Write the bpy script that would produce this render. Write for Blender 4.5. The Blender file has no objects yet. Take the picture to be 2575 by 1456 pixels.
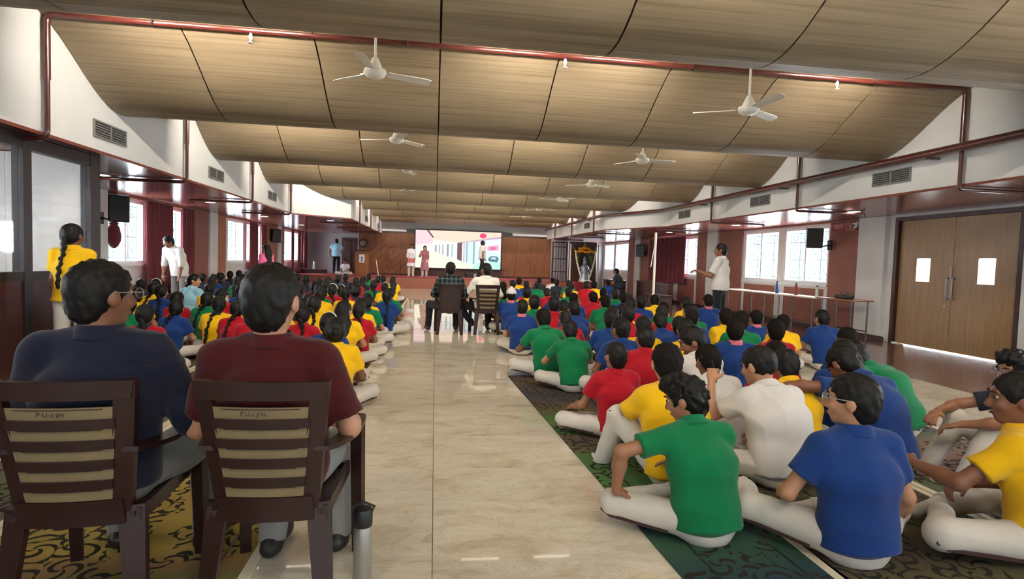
import bpy, bmesh, math, random
import numpy as np
from mathutils import Vector, Matrix

EXPOSURE, DAYW, REARW, LAMPE, TUBEW, SCRE = 0.27, 135.0, 45.0, 34.0, 34.0, 0.95
random.seed(7)
C = bpy.context.scene.collection
sc = bpy.context.scene
PI = math.pi

# ------------------------------------------------------------------ camera
cam_d = bpy.data.cameras.new('camera')
cam_d.sensor_width = 36.0
cam_d.lens = 36.0 * 1429.0 / 2575.0
cam_d.clip_start = 0.05
cam = bpy.data.objects.new('camera', cam_d)
C.objects.link(cam)
_r = Vector((0.990497, -0.133860, 0.031589))
_u = Vector((-0.024668, 0.053045, 0.998287))
_f = Vector((0.135306, 0.989580, -0.049239))
cam.matrix_world = Matrix(((_r.x, _u.x, -_f.x, 0), (_r.y, _u.y, -_f.y, 0), (_r.z, _u.z, -_f.z, 1.33), (0, 0, 0, 1)))
sc.camera = cam

# ------------------------------------------------------------------ world, exposure
sc.view_settings.view_transform = 'Standard'
sc.view_settings.look = 'None'
sc.view_settings.gamma = 1.0
sc.view_settings.use_curve_mapping = False
sc.view_settings.exposure = EXPOSURE
w = bpy.data.worlds.new('sky'); sc.world = w; w.use_nodes = True
bg = w.node_tree.nodes['Background']
bg.inputs[0].default_value = (0.80, 0.92, 1.0, 1); bg.inputs[1].default_value = 2.0
try:
    sc.cycles.use_denoising = True
    sc.cycles.use_light_tree = False
    sc.cycles.max_bounces = 4
    sc.cycles.diffuse_bounces = 3
    sc.cycles.glossy_bounces = 2
    sc.cycles.use_adaptive_sampling = True
    sc.cycles.adaptive_threshold = 0.2
    sc.cycles.adaptive_min_samples = 16
    sc.cycles.transparent_max_bounces = 12
    sc.cycles.caustics_reflective = False
    sc.cycles.caustics_refractive = False
    sc.cycles.sample_clamp_indirect = 6.0
except Exception:
    pass

# ------------------------------------------------------------------ hall dimensions (metres; X right, Y towards the stage)
XL, XR = -6.3, 8.75            # outer side walls
BL, BR = -3.95, 6.55           # inner faces of the white bulkheads
ZS = 2.48                      # underside of the side soffits
Y0, Y1 = -3.6, 29.0            # rear wall, wall behind the stage
PER = 3.24                     # one ceiling wave
TROUGH = [4.38 - PER * k for k in (3, 2, 1)] + [4.38] + [7.80 + 3.22 * k for k in range(7)]   # lowest lines of the waves
CREST = [(TROUGH[i] + TROUGH[i + 1]) / 2 for i in range(len(TROUGH) - 1)]
def zc(y):
    for i in range(len(TROUGH) - 1):
        if y <= TROUGH[i + 1] or i == len(TROUGH) - 2:
            return 3.35 - 0.345 * math.cos(2 * PI * (y - TROUGH[i]) / (TROUGH[i + 1] - TROUGH[i]))
PIPES = [6.36 + PER * k for k in range(-2, 7)]
WZ0, WZ1 = 1.03, 2.36
WIN_L = [(-2.6, -1.0), (1.0, 2.6), (4.6, 6.25), (11.9, 13.45), (13.7, 15.3), (18.45, 19.95), (20.2, 21.8), (25.0, 26.4), (26.7, 28.1)]
WIN_R = [(-2.6, -1.0), (0.4, 2.0), (2.6, 4.2), (11.72, 13.38), (13.6, 15.24), (18.2, 19.7), (19.9, 22.0), (25.1, 27.0), (27.2, 28.8)]

# daylight standing outside every window, shining in
def daylight(name, loc, rot, sx, sy, power, col=(0.86, 0.94, 1.0)):
    l = bpy.data.lights.new(name, 'AREA'); l.shape = 'RECTANGLE'; l.size = sx; l.size_y = sy
    l.energy = power; l.color = col
    o = bpy.data.objects.new(name, l); C.objects.link(o); o.location = loc; o.rotation_euler = rot
    return o
for a, b in WIN_L:
    daylight('window_daylight', (XL - 0.35, (a + b) / 2, (WZ0 + WZ1) / 2), (0, -PI / 2, 0), WZ1 - WZ0 + .3, b - a + .3, DAYW * (b - a))
for a, b in WIN_R:
    daylight('window_daylight', (XR + 0.35, (a + b) / 2, (WZ0 + WZ1) / 2), (0, PI / 2, 0), WZ1 - WZ0 + .3, b - a + .3, DAYW * (b - a))
# tall rear windows of the hall, behind the viewer
for x in (-2.4, 1.3, 5.0):
    daylight('window_daylight', (x, Y0 - 0.3, 1.55), (PI / 2, 0, 0), 2.2, 1.7, REARW)

# ------------------------------------------------------------------ materials
def lin(c):
    return tuple(((v / 255) / 12.92 if v <= 10 else (((v / 255) + 0.055) / 1.055) ** 2.4) for v in c)
MATS = {}
def mat(name, rgb, rough=0.6, metal=0.0, spec=0.5, var=0.0, vscale=6.0, bump=0.0, bscale=60.0, coat=0.0, sheen=0.0, stretch=None, rgb2=None, emit=None):
    if name in MATS: return MATS[name]
    m = bpy.data.materials.new(name); m.use_nodes = True
    nt = m.node_tree; b = nt.nodes['Principled BSDF']
    col = lin(rgb)
    b.inputs['Base Color'].default_value = (*col, 1)
    b.inputs['Roughness'].default_value = rough; b.inputs['Metallic'].default_value = metal
    b.inputs['Specular IOR Level'].default_value = spec
    if coat: b.inputs['Coat Weight'].default_value = coat; b.inputs['Coat Roughness'].default_value = 0.08
    if sheen: b.inputs['Sheen Weight'].default_value = sheen
    if var or bump:
        tc = nt.nodes.new('ShaderNodeTexCoord'); mp = nt.nodes.new('ShaderNodeMapping')
        nt.links.new(tc.outputs['Object'], mp.inputs[0])
        if stretch: mp.inputs['Scale'].default_value = stretch
        n = nt.nodes.new('ShaderNodeTexNoise'); n.inputs['Scale'].default_value = vscale; n.inputs['Detail'].default_value = 5
        nt.links.new(mp.outputs[0], n.inputs['Vector'])
        if var:
            r = nt.nodes.new('ShaderNodeValToRGB')
            c2 = lin(rgb2) if rgb2 else tuple(v * (1 - var) for v in col)
            c3 = col if rgb2 else tuple(min(1, v * (1 + var * .7)) for v in col)
            r.color_ramp.elements[0].color = (*c2, 1); r.color_ramp.elements[1].color = (*c3, 1)
            r.color_ramp.elements[0].position = .3; r.color_ramp.elements[1].position = .7
            nt.links.new(n.outputs['Fac'], r.inputs[0]); nt.links.new(r.outputs[0], b.inputs['Base Color'])
        if bump:
            n2 = nt.nodes.new('ShaderNodeTexNoise'); n2.inputs['Scale'].default_value = bscale; n2.inputs['Detail'].default_value = 4
            nt.links.new(mp.outputs[0], n2.inputs['Vector'])
            bp = nt.nodes.new('ShaderNodeBump'); bp.inputs['Strength'].default_value = bump; bp.inputs['Distance'].default_value = 0.01
            nt.links.new(n2.outputs['Fac'], bp.inputs['Height']); nt.links.new(bp.outputs[0], b.inputs['Normal'])
    if emit:
        b.inputs['Emission Color'].default_value = (*lin(emit[0]), 1); b.inputs['Emission Strength'].default_value = emit[1]
    MATS[name] = m
    return m
def nodes_of(name, rough=.5, spec=.5):
    m = bpy.data.materials.new(name); m.use_nodes = True; MATS[name] = m
    nt = m.node_tree; b = nt.nodes['Principled BSDF']; b.inputs['Roughness'].default_value = rough; b.inputs['Specular IOR Level'].default_value = spec
    N = lambda t, **k: _set(nt.nodes.new(t), k)
    return m, nt, b, N
def _set(n, k):
    for a, v in k.items():
        if a in n.inputs: n.inputs[a].default_value = v
        else: setattr(n, a, v)
    return n
def ramp(nt, fac, stops):
    r = nt.nodes.new('ShaderNodeValToRGB'); e = r.color_ramp.elements
    while len(e) < len(stops): e.new(0.5)
    for i, (p, c) in enumerate(stops): e[i].position = p; e[i].color = (*lin(c), 1)
    nt.links.new(fac, r.inputs[0]); return r

# polished beige marble
m, nt, b, N = nodes_of('marble', .035, .5)
tc = N('ShaderNodeTexCoord')
oi = N('ShaderNodeObjectInfo')
add = N('ShaderNodeVectorMath', operation='ADD'); nt.links.new(tc.outputs['Object'], add.inputs[0])
mul = N('ShaderNodeVectorMath', operation='SCALE'); nt.links.new(oi.outputs['Location'], mul.inputs[0]); mul.inputs['Scale'].default_value = 1.7
nt.links.new(mul.outputs[0], add.inputs[1])
mp = N('ShaderNodeMapping'); mp.inputs['Scale'].default_value = (1.0, 2.2, 1); mp.inputs['Rotation'].default_value = (0, 0, .5)
nt.links.new(add.outputs[0], mp.inputs[0])
n1 = N('ShaderNodeTexNoise', Scale=2.4, Detail=8.0, Roughness=.62, Distortion=.9); nt.links.new(mp.outputs[0], n1.inputs['Vector'])
r1 = ramp(nt, n1.outputs['Fac'], [(.30, (190, 179, 156)), (.47, (216, 207, 187)), (.6, (223, 216, 198)), (.78, (233, 228, 214))])
n2 = N('ShaderNodeTexNoise', Scale=3.3, Detail=10.0, Roughness=.7, Distortion=2.2); nt.links.new(mp.outputs[0], n2.inputs['Vector'])
r2 = ramp(nt, n2.outputs['Fac'], [(.475, (255, 255, 255)), (.497, (214, 202, 178)), (.52, (255, 255, 255))])
mx = N('ShaderNodeMix', data_type='RGBA', blend_type='MULTIPLY'); mx.inputs[0].default_value = .55
nt.links.new(r1.outputs[0], mx.inputs[6]); nt.links.new(r2.outputs[0], mx.inputs[7]); nt.links.new(mx.outputs[2], b.inputs['Base Color'])

# curved ceiling veneer: long fine grain across the hall
m, nt, b, N = nodes_of('ceiling_veneer', .48, .35)
tc = N('ShaderNodeTexCoord'); mp = N('ShaderNodeMapping'); mp.inputs['Scale'].default_value = (.22, 9, 9); nt.links.new(tc.outputs['Object'], mp.inputs[0])
n1 = N('ShaderNodeTexNoise', Scale=2.0, Detail=6.0, Roughness=.6, Distortion=.0); nt.links.new(mp.outputs[0], n1.inputs['Vector'])
r1 = ramp(nt, n1.outputs['Fac'], [(.25, (116, 102, 82)), (.45, (134, 119, 96)), (.62, (144, 129, 105)), (.8, (156, 141, 117))])
mp2 = N('ShaderNodeMapping'); mp2.inputs['Scale'].default_value = (.02, 1, 1); nt.links.new(tc.outputs['Object'], mp2.inputs[0])
n3 = N('ShaderNodeTexNoise', Scale=34.0, Detail=2.0); nt.links.new(mp2.outputs[0], n3.inputs['Vector'])
r3 = ramp(nt, n3.outputs['Fac'], [(.30, (214, 208, 198)), (.44, (255, 255, 255))])
mx = N('ShaderNodeMix', data_type='RGBA', blend_type='MULTIPLY'); mx.inputs[0].default_value = .8
nt.links.new(r1.outputs[0], mx.inputs[6]); nt.links.new(r3.outputs[0], mx.inputs[7]); nt.links.new(mx.outputs[2], b.inputs['Base Color'])

def wood(name, dark, lightc, scale=(9, 9, .7), rough=.4, spec=.5, dist=1.2, ns=2.5):
    m, nt, b, N = nodes_of(name, rough, spec)
    tc = N('ShaderNodeTexCoord'); mp = N('ShaderNodeMapping'); mp.inputs['Scale'].default_value = scale; nt.links.new(tc.outputs['Object'], mp.inputs[0])
    n1 = N('ShaderNodeTexNoise', Scale=ns, Detail=6.0, Roughness=.6, Distortion=dist); nt.links.new(mp.outputs[0], n1.inputs['Vector'])
    mid = tuple((a + c) / 2 for a, c in zip(dark, lightc))
    r1 = ramp(nt, n1.outputs['Fac'], [(.3, dark), (.5, mid), (.72, lightc)])
    nt.links.new(r1.outputs[0], b.inputs['Base Color'])
    return m
wood('stage_wood', (92, 54, 30), (140, 88, 52), (7, 7, .9), .35)
wood('door_wood', (138, 108, 74), (168, 136, 98), (16, 16, .6), .28, .5, .6)
wood('soffit_wood', (104, 56, 50), (134, 76, 68), (3, .6, 3), .17, .6)
wood('panel_wood', (138, 88, 60), (172, 117, 84), (14, 14, .8), .4)
wood('dark_wood', (48, 28, 26), (74, 44, 38), (3, 9, 9), .35)
wood('brown_floor', (88, 56, 46), (122, 82, 68), (1.2, 3, 1), .14, .5)
wood('podium_wood', (120, 74, 38), (158, 104, 58), (9, 9, 1), .3)
mat('terracotta', (150, 98, 84), .6, var=.18, vscale=3, stretch=(1, 1, 14), rgb2=(128, 78, 68))
mat('white_wall', (212, 212, 210), .65, var=.04, vscale=2, bump=.05)
mat('white_paint', (226, 228, 230), .5)
mat('ivory', (222, 214, 192), .55)
mat('seam_dark', (46, 36, 24), .9)
mat('pipe_red', (74, 31, 27), .28, spec=.6, coat=.4)
mat('chair_maroon', (42, 21, 20), .34, spec=.5, var=.1, vscale=9)
mat('chair_dark', (44, 28, 28), .4)
mat('chair_beige', (122, 107, 78), .5, var=.07, vscale=20)
mat('black_plastic', (24, 26, 30), .4)
mat('black_metal', (32, 32, 36), .35, .3)
mat('frame_dark', (34, 26, 28), .35, spec=.5)
mat('maroon_panel', (66, 34, 34), .35, var=.15, vscale=4)
mat('steel', (176, 175, 174), .34, .75)
mat('steel_dark', (110, 108, 106), .3, 1.0)
mat('grille_metal', (74, 108, 116), .45, .3)
mat('vent_grey', (120, 120, 116), .5)
mat('vent_dark', (50, 50, 50), .7)
mat('fan_white', (226, 222, 208), .35)
mat('curtain_red', (100, 16, 32), .75, var=.25, vscale=3, sheen=.3)
mat('carpet_red', (158, 62, 72), .85, var=.12, vscale=8, bump=.2, bscale=200)
mat('stage_front', (142, 84, 66), .5, var=.14, vscale=4, stretch=(1, 1, 6))
mat('cream', (216, 206, 180), .8)
mat('grey_wall', (150, 144, 148), .6, var=.08, vscale=1.5)
mat('gold', (190, 140, 60), .35, .7)
mat('paper', (228, 230, 232), .7)
mat('emblem_blue', (80, 100, 150), .6)
mat('lamp_glow', (255, 255, 255), .5, emit=((255, 248, 232), LAMPE))
mat('tube_glow', (255, 255, 255), .5, emit=((255, 243, 224), 6.0)); MATS['tube_glow'].cycles.emission_sampling = 'NONE'
mat('sign_red', (150, 70, 66), .5)
mat('sign_text', (224, 190, 180), .5)
mat('marigold', (236, 160, 20), .7, bump=.5, bscale=90)
mat('jasmine', (240, 232, 205), .7, bump=.5, bscale=120)
mat('leaf_green', (70, 120, 50), .6)
mat('idol_silver', (150, 160, 176), .35, .5)
mat('cloth_red', (130, 24, 36), .7)
mat('ink', (60, 46, 40), .8)
m, nt, b, N = nodes_of('glass_pane', .05)
tr = N('ShaderNodeBsdfTransparent'); gl = N('ShaderNodeBsdfGlossy'); gl.inputs['Roughness'].default_value = .04
lw = N('ShaderNodeLayerWeight', Blend=.5); pw = N('ShaderNodeMath', operation='POWER'); pw.inputs[1].default_value = 4.0
ml = N('ShaderNodeMath', operation='MULTIPLY_ADD'); ml.inputs[1].default_value = .55; ml.inputs[2].default_value = .04; ms = N('ShaderNodeMixShader')
nt.links.new(lw.outputs['Facing'], pw.inputs[0]); nt.links.new(pw.outputs[0], ml.inputs[0]); nt.links.new(ml.outputs[0], ms.inputs[0])
nt.links.new(tr.outputs[0], ms.inputs[1]); nt.links.new(gl.outputs[0], ms.inputs[2])
nt.links.new(ms.outputs[0], nt.nodes['Material Output'].inputs[0])

# rug: coloured bands along the length with black scrollwork
def rug_mat(name, cols, off):
    m, nt, b, N = nodes_of(name, .9, .1)
    tc = N('ShaderNodeTexCoord'); sp = N('ShaderNodeSeparateXYZ'); nt.links.new(tc.outputs['Object'], sp.inputs[0])
    n0 = N('ShaderNodeTexNoise', noise_dimensions='1D', Scale=.9, Detail=1.0)
    ad = N('ShaderNodeMath', operation='ADD'); ad.inputs[1].default_value = off; nt.links.new(sp.outputs['Y'], ad.inputs[0]); nt.links.new(ad.outputs[0], n0.inputs['W'])
    k = len(cols); base = ramp(nt, n0.outputs['Fac'], [(.25 + .5 * i / (k - 1), c) for i, c in enumerate(cols)])
    mp = N('ShaderNodeMapping'); mp.inputs['Scale'].default_value = (1, 1, 0); nt.links.new(tc.outputs['Object'], mp.inputs[0])
    ds = N('ShaderNodeTexNoise', Scale=3.0, Detail=1.0); nt.links.new(mp.outputs[0], ds.inputs['Vector'])
    mixv = N('ShaderNodeMix', data_type='VECTOR'); mixv.inputs[0].default_value = .12
    nt.links.new(mp.outputs[0], mixv.inputs[4]); nt.links.new(ds.outputs['Color'], mixv.inputs[5])
    vo = N('ShaderNodeTexVoronoi', Scale=11.0, feature='F1'); vo.inputs['Scale'].default_value = 7.5; nt.links.new(mixv.outputs[1], vo.inputs['Vector'])
    df = N('ShaderNodeVectorMath', operation='SUBTRACT'); nt.links.new(mixv.outputs[1], df.inputs[0]); nt.links.new(vo.outputs['Position'], df.inputs[1])
    ln = N('ShaderNodeVectorMath', operation='LENGTH'); nt.links.new(df.outputs[0], ln.inputs[0])
    s2 = N('ShaderNodeSeparateXYZ'); nt.links.new(df.outputs[0], s2.inputs[0])
    at = N('ShaderNodeMath', operation='ARCTAN2'); nt.links.new(s2.outputs['Y'], at.inputs[0]); nt.links.new(s2.outputs['X'], at.inputs[1])
    a3 = N('ShaderNodeMath', operation='MULTIPLY'); a3.inputs[1].default_value = 3.0; nt.links.new(at.outputs[0], a3.inputs[0])
    sw = N('ShaderNodeMath', operation='MULTIPLY_ADD'); sw.inputs[1].default_value = 105.0; nt.links.new(ln.outputs['Value'], sw.inputs[0]); nt.links.new(a3.outputs[0], sw.inputs[2])
    sn = N('ShaderNodeMath', operation='SINE'); nt.links.new(sw.outputs[0], sn.inputs[0])
    gt = N('ShaderNodeMath', operation='GREATER_THAN'); gt.inputs[1].default_value = .5; nt.links.new(sn.outputs[0], gt.inputs[0])
    n4 = N('ShaderNodeTexNoise', Scale=2.1, Detail=2.0); nt.links.new(mp.outputs[0], n4.inputs['Vector'])
    g2 = N('ShaderNodeMath', operation='GREATER_THAN'); g2.inputs[1].default_value = .47; nt.links.new(n4.outputs['Fac'], g2.inputs[0])
    mm = N('ShaderNodeMath', operation='MULTIPLY'); nt.links.new(gt.outputs[0], mm.inputs[0]); nt.links.new(g2.outputs[0], mm.inputs[1])
    mx = N('ShaderNodeMix', data_type='RGBA'); nt.links.new(mm.outputs[0], mx.inputs[0]); nt.links.new(base.outputs[0], mx.inputs[6])
    mx.inputs[7].default_value = (*lin((46, 44, 38)), 1)
    nt.links.new(mx.outputs[2], b.inputs['Base Color'])
    wv = N('ShaderNodeTexNoise', Scale=220.0); nt.links.new(tc.outputs['Object'], wv.inputs['Vector'])
    bp = N('ShaderNodeBump', Strength=.3, Distance=.004); nt.links.new(wv.outputs['Fac'], bp.inputs['Height']); nt.links.new(bp.outputs[0], b.inputs['Normal'])
    return m
rug_mat('rug_green', [(60, 92, 62), (44, 62, 78), (96, 78, 62), (72, 112, 66), (110, 104, 60)], 1.0)
rug_mat('rug_yellow', [(168, 146, 78), (96, 108, 66), (136, 106, 72), (164, 142, 74), (78, 98, 70)], 3.0)
rug_mat('rug_pink', [(150, 100, 96), (112, 88, 92), (96, 104, 80), (142, 108, 100), (104, 92, 104)], 8.0)
rug_mat('rug_brown', [(92, 70, 60), (66, 60, 56), (88, 84, 60), (76, 58, 58), (84, 96, 70)], 15.0)

# ------------------------------------------------------------------ mesh helpers
class MB:
    def __init__(s): s.v = []; s.f = []; s.mi = []; s.cur = 0
    def _add(s, v, f):
        o = len(s.v); s.v += [tuple(p) for p in v]; s.f += [tuple(i + o for i in q) for q in f]; s.mi += [s.cur] * len(f); return s
    def box(s, x0, x1, y0, y1, z0, z1, M=None, c=0.0):
        if c > 0:
            return s.cbox(x0, x1, y0, y1, z0, z1, c, M)
        v = [Vector((x, y, z)) for z in (z0, z1) for y in (y0, y1) for x in (x0, x1)]
        if M: v = [M @ p for p in v]
        return s._add(v, [(0, 2, 3, 1), (4, 5, 7, 6), (0, 1, 5, 4), (2, 6, 7, 3), (0, 4, 6, 2), (1, 3, 7, 5)])
    def cbox(s, x0, x1, y0, y1, z0, z1, c, M=None):
        bm = bmesh.new(); bmesh.ops.create_cube(bm, size=1.0)
        for p in bm.verts:
            p.co = Vector(((x0 + x1) / 2 + p.co.x * (x1 - x0), (y0 + y1) / 2 + p.co.y * (y1 - y0), (z0 + z1) / 2 + p.co.z * (z1 - z0)))
        bmesh.ops.bevel(bm, geom=bm.edges[:], offset=c, segments=2, profile=.6, affect='EDGES')
        v = [p.co.copy() for p in bm.verts]; bm.verts.index_update()
        f = [[q.index for q in fc.verts] for fc in bm.faces]; bm.free()
        if M: v = [M @ p for p in v]
        return s._add(v, f)
    def prism(s, poly, z0, z1):
        n = len(poly); v = [(x, y, z0) for x, y in poly] + [(x, y, z1) for x, y in poly]
        f = [tuple(range(n))[::-1], tuple(range(n, 2 * n))] + [(i, (i + 1) % n, n + (i + 1) % n, n + i) for i in range(n)]
        return s._add(v, f)
    def tube(s, pts, r, n=10, caps=True, flat=None):
        pts = [Vector(p) for p in pts]; R = r if isinstance(r, (list, tuple)) else [r] * len(pts)
        rings = []; up = Vector((0, 0, 1)); prev = None
        for i, p in enumerate(pts):
            d = (pts[min(i + 1, len(pts) - 1)] - pts[max(i - 1, 0)]).normalized()
            a = prev if prev is not None else (up if abs(d.z) < .9 else Vector((1, 0, 0)))
            a = (a - d * a.dot(d)); a = a.normalized() if a.length > 1e-5 else d.orthogonal().normalized(); prev = a
            bb = d.cross(a); fl = flat if flat else 1.0
            rings.append([p + (a * math.cos(2 * PI * j / n) * fl + bb * math.sin(2 * PI * j / n)) * R[i] for j in range(n)])
        v = [q for rg in rings for q in rg]; f = []
        for i in range(len(pts) - 1):
            for j in range(n):
                k = (j + 1) % n; f.append((i * n + j, i * n + k, (i + 1) * n + k, (i + 1) * n + j))
        if caps: f += [tuple(range(n))[::-1], tuple(range((len(pts) - 1) * n, len(pts) * n))]
        return s._add(v, f)
    def lathe(s, prof, n=20, M=None):
        v = []; f = []
        for r, z in prof: v += [Vector((r * math.cos(2 * PI * j / n), r * math.sin(2 * PI * j / n), z)) for j in range(n)]
        for i in range(len(prof) - 1):
            for j in range(n):
                k = (j + 1) % n; f.append((i * n + j, i * n + k, (i + 1) * n + k, (i + 1) * n + j))
        f += [tuple(range(n))[::-1], tuple(range((len(prof) - 1) * n, len(prof) * n))]
        if M: v = [M @ p for p in v]
        return s._add(v, f)
    def sheet(s, P, t):
        """P[i][j] grid of points, thickened by vector function t(i,j)"""
        a, bb = len(P), len(P[0]); v = [Vector(P[i][j]) for i in range(a) for j in range(bb)]
        w2 = [Vector(P[i][j]) + t(i, j) for i in range(a) for j in range(bb)]; o = a * bb; f = []
        for i in range(a - 1):
            for j in range(bb - 1):
                q = (i * bb + j, i * bb + j + 1, (i + 1) * bb + j + 1, (i + 1) * bb + j)
                f.append(q); f.append(tuple(x + o for x in q[::-1]))
        per = [(0, j) for j in range(bb - 1)] + [(i, bb - 1) for i in range(a - 1)] + [(a - 1, j) for j in range(bb - 1, 0, -1)] + [(i, 0) for i in range(a - 1, 0, -1)]
        for k in range(len(per)):
            p, q = per[k], per[(k + 1) % len(per)]; p = p[0] * bb + p[1]; q = q[0] * bb + q[1]
            f.append((q, p, p + o, q + o))
        return s._add(v + w2, f)
    def mesh(s, name, mats, smooth=False):
        me = bpy.data.meshes.new(name); me.from_pydata([tuple(p) for p in s.v], [], s.f)
        for k in (mats if isinstance(mats, (list, tuple)) else [mats]): me.materials.append(MATS[k])
        if any(s.mi): me.polygons.foreach_set('material_index', s.mi)
        me.validate(); bm = bmesh.new(); bm.from_mesh(me); bmesh.ops.recalc_face_normals(bm, faces=bm.faces); bm.to_mesh(me); bm.free()
        if smooth:
            me.polygons.foreach_set('use_smooth', [True] * len(me.polygons))
            try: me.set_sharp_from_angle(angle=math.radians(38))
            except Exception: pass
        return me
    def build(s, name, mats, parent=None, smooth=False, loc=None):
        o = bpy.data.objects.new(name, s.mesh(name, mats, smooth)); C.objects.link(o)
        if parent is not None: o.parent = parent
        if loc is not None: o.location = loc
        return o
def inst(name, me, parent=None, loc=(0, 0, 0), rot=(0, 0, 0), scale=None):
    o = bpy.data.objects.new(name, me); C.objects.link(o); o.parent = parent; o.location = loc; o.rotation_euler = rot
    if scale: o.scale = scale
    return o
def empty(name, loc=(0, 0, 0), rz=0.0, scale=1.0):
    o = bpy.data.objects.new(name, None); C.objects.link(o); o.location = loc; o.rotation_euler = (0, 0, rz); o.scale = (scale,) * 3
    o.empty_display_size = .1; return o
def tag(o, label, cat, group=None):
    o['label'] = label; o['category'] = cat
    if group: o['group'] = group
    return o
def struct(o, label=None):
    o['kind'] = 'structure'
    if label: o['label'] = label
    return o
def copy_tree(o, parent=None):
    c = o.copy(); C.objects.link(c); c.parent = parent
    for ch in list(o.children): copy_tree(ch, c)
    return c
def text_mesh(name, body, size, extrude, matname):
    cu = bpy.data.curves.new(name, 'FONT'); cu.body = body; cu.size = size; cu.extrude = extrude; cu.align_x = 'CENTER'; cu.align_y = 'CENTER'
    t = bpy.data.objects.new(name, cu); C.objects.link(t)
    dg = bpy.context.evaluated_depsgraph_get(); me = bpy.data.meshes.new_from_object(t.evaluated_get(dg))
    me.materials.clear(); me.materials.append(MATS[matname]); bpy.data.objects.remove(t); return me
# ================================================================== THE SETTING
# floor: bedding under the slabs, marble slabs of the middle aisle as pieces, plain marble to the sides, brown side aisles
fl = struct(MB().box(-6.6, 9.1, Y0, Y1 + .2, -.12, -.012).build('floor', 'cream'), 'polished beige marble floor of the assembly hall')
TW, TD = 1.30, 0.66
tile = MB().cbox(-TW / 2 + .0015, TW / 2 - .0015, -TD / 2 + .0015, TD / 2 - .0015, -.012, 0, .0012).mesh('floor_tile', 'marble')
for i in range(-2, 3):
    for j in range(-4, 34):
        inst('floor_tile', tile, fl, (.02 + (i + .5) * TW, 2.91 + (j + .5) * TD, 0))
yA, yB = 2.91 - 4 * TD, 2.91 + 34 * TD
side = MB()
for x0, x1 in ((-4.6, .02 - 2 * TW), (.02 + 3 * TW, 6.08)): side.box(x0, x1, yA, 25.4, -.012, 0)
side.box(-4.6, 6.08, Y0, yA, -.012, 0); side.box(.02 - 2 * TW, .02 + 3 * TW, yB, 25.4, -.012, 0)
side.build('marble_bed', 'marble', fl)
struct(MB().box(6.08, 8.8, Y0, 25.4, -.012, .001).build('floor_right_aisle', 'brown_floor'), 'dark reddish brown floor strip along the right wall')
struct(MB().box(-6.35, -4.6, Y0, 25.4, -.012, .001).build('floor_left_aisle', 'brown_floor'), 'dark reddish brown floor strip along the left wall')

# ceiling: dark backing and curved veneer panels, one object for each panel
def backing():
    P = []
    for i in range(181):
        y = Y0 + (Y1 - Y0) * i / 180; P.append([(x, y, zc(y) + .03) for x in (-4.2, 6.8)])
    return MB().sheet(P, lambda i, j: Vector((0, 0, .1)))
ce = struct(backing().build('ceiling', 'seam_dark', smooth=True), 'wavy ceiling of curved veneer panels with dark seams')
SW = 1.335
cols = [(-3.95, -2 * SW), (-2 * SW, -SW), (-SW, 0), (0, SW), (SW, 2 * SW), (2 * SW, 3 * SW), (3 * SW, 4 * SW), (4 * SW, 6.55)]
for x0, x1 in cols:
    g = .008
    P = []
    for i in range(25):
        y = -PER / 2 + PER * i / 24
        z = 3.35 + .345 * math.cos(2 * PI * y / PER)
        P.append([(-(x1 - x0) / 2 + g, y + (.003 if i == 0 else -.003 if i == 24 else 0), z), ((x1 - x0) / 2 - g, y + (.003 if i == 0 else -.003 if i == 24 else 0), z)])
    me = MB().sheet(P, lambda i, j: Vector((0, 0, .014))).mesh('ceiling_panel', 'ceiling_veneer', True)
    for i, yc in enumerate(CREST):
        inst('ceiling_panel', me, ce, ((x0 + x1) / 2, yc, 0), scale=(1, (TROUGH[i + 1] - TROUGH[i]) / PER, 1))

# side bulkheads (white) and soffits (polished maroon wood)
PLAN_L = [(BL, Y0), (BL, 16.55), (-2.55, 17.75), (-2.55, 28.9), (-6.6, 28.9), (-6.6, Y0)]
PLAN_R = [(BR, Y0), (9.05, Y0), (9.05, 28.9), (5.5, 28.9), (5.5, 18.25), (BR, 15.5)]
struct(MB().prism(PLAN_L, ZS, 3.95).build('wall_upper_left', 'white_wall'), 'white bulkhead above the left windows')
struct(MB().prism(PLAN_R, ZS, 3.95).build('wall_upper_right', 'white_wall'), 'white bulkhead above the right door and windows')
def grow(pl, s): return [(x + (s if i not in (3, 4, 5) else 0), y) for i, (x, y) in enumerate(pl)]
struct(MB().prism([(BL + .012, Y0), (BL + .012, 16.56), (-2.538, 17.76), (-2.538, 28.8), (-6.28, 28.8), (-6.28, Y0)], ZS - .035, ZS - .001).build('ceiling_soffit_left', 'soffit_wood'), 'glossy maroon wooden soffit along the left side')
struct(MB().prism([(BR - .012, Y0), (8.73, Y0), (8.73, 28.8), (5.488, 28.8), (5.488, 18.25), (BR - .012, 15.5)], ZS - .035, ZS - .001).build('ceiling_soffit_right', 'soffit_wood'), 'glossy maroon wooden soffit along the right side')

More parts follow.
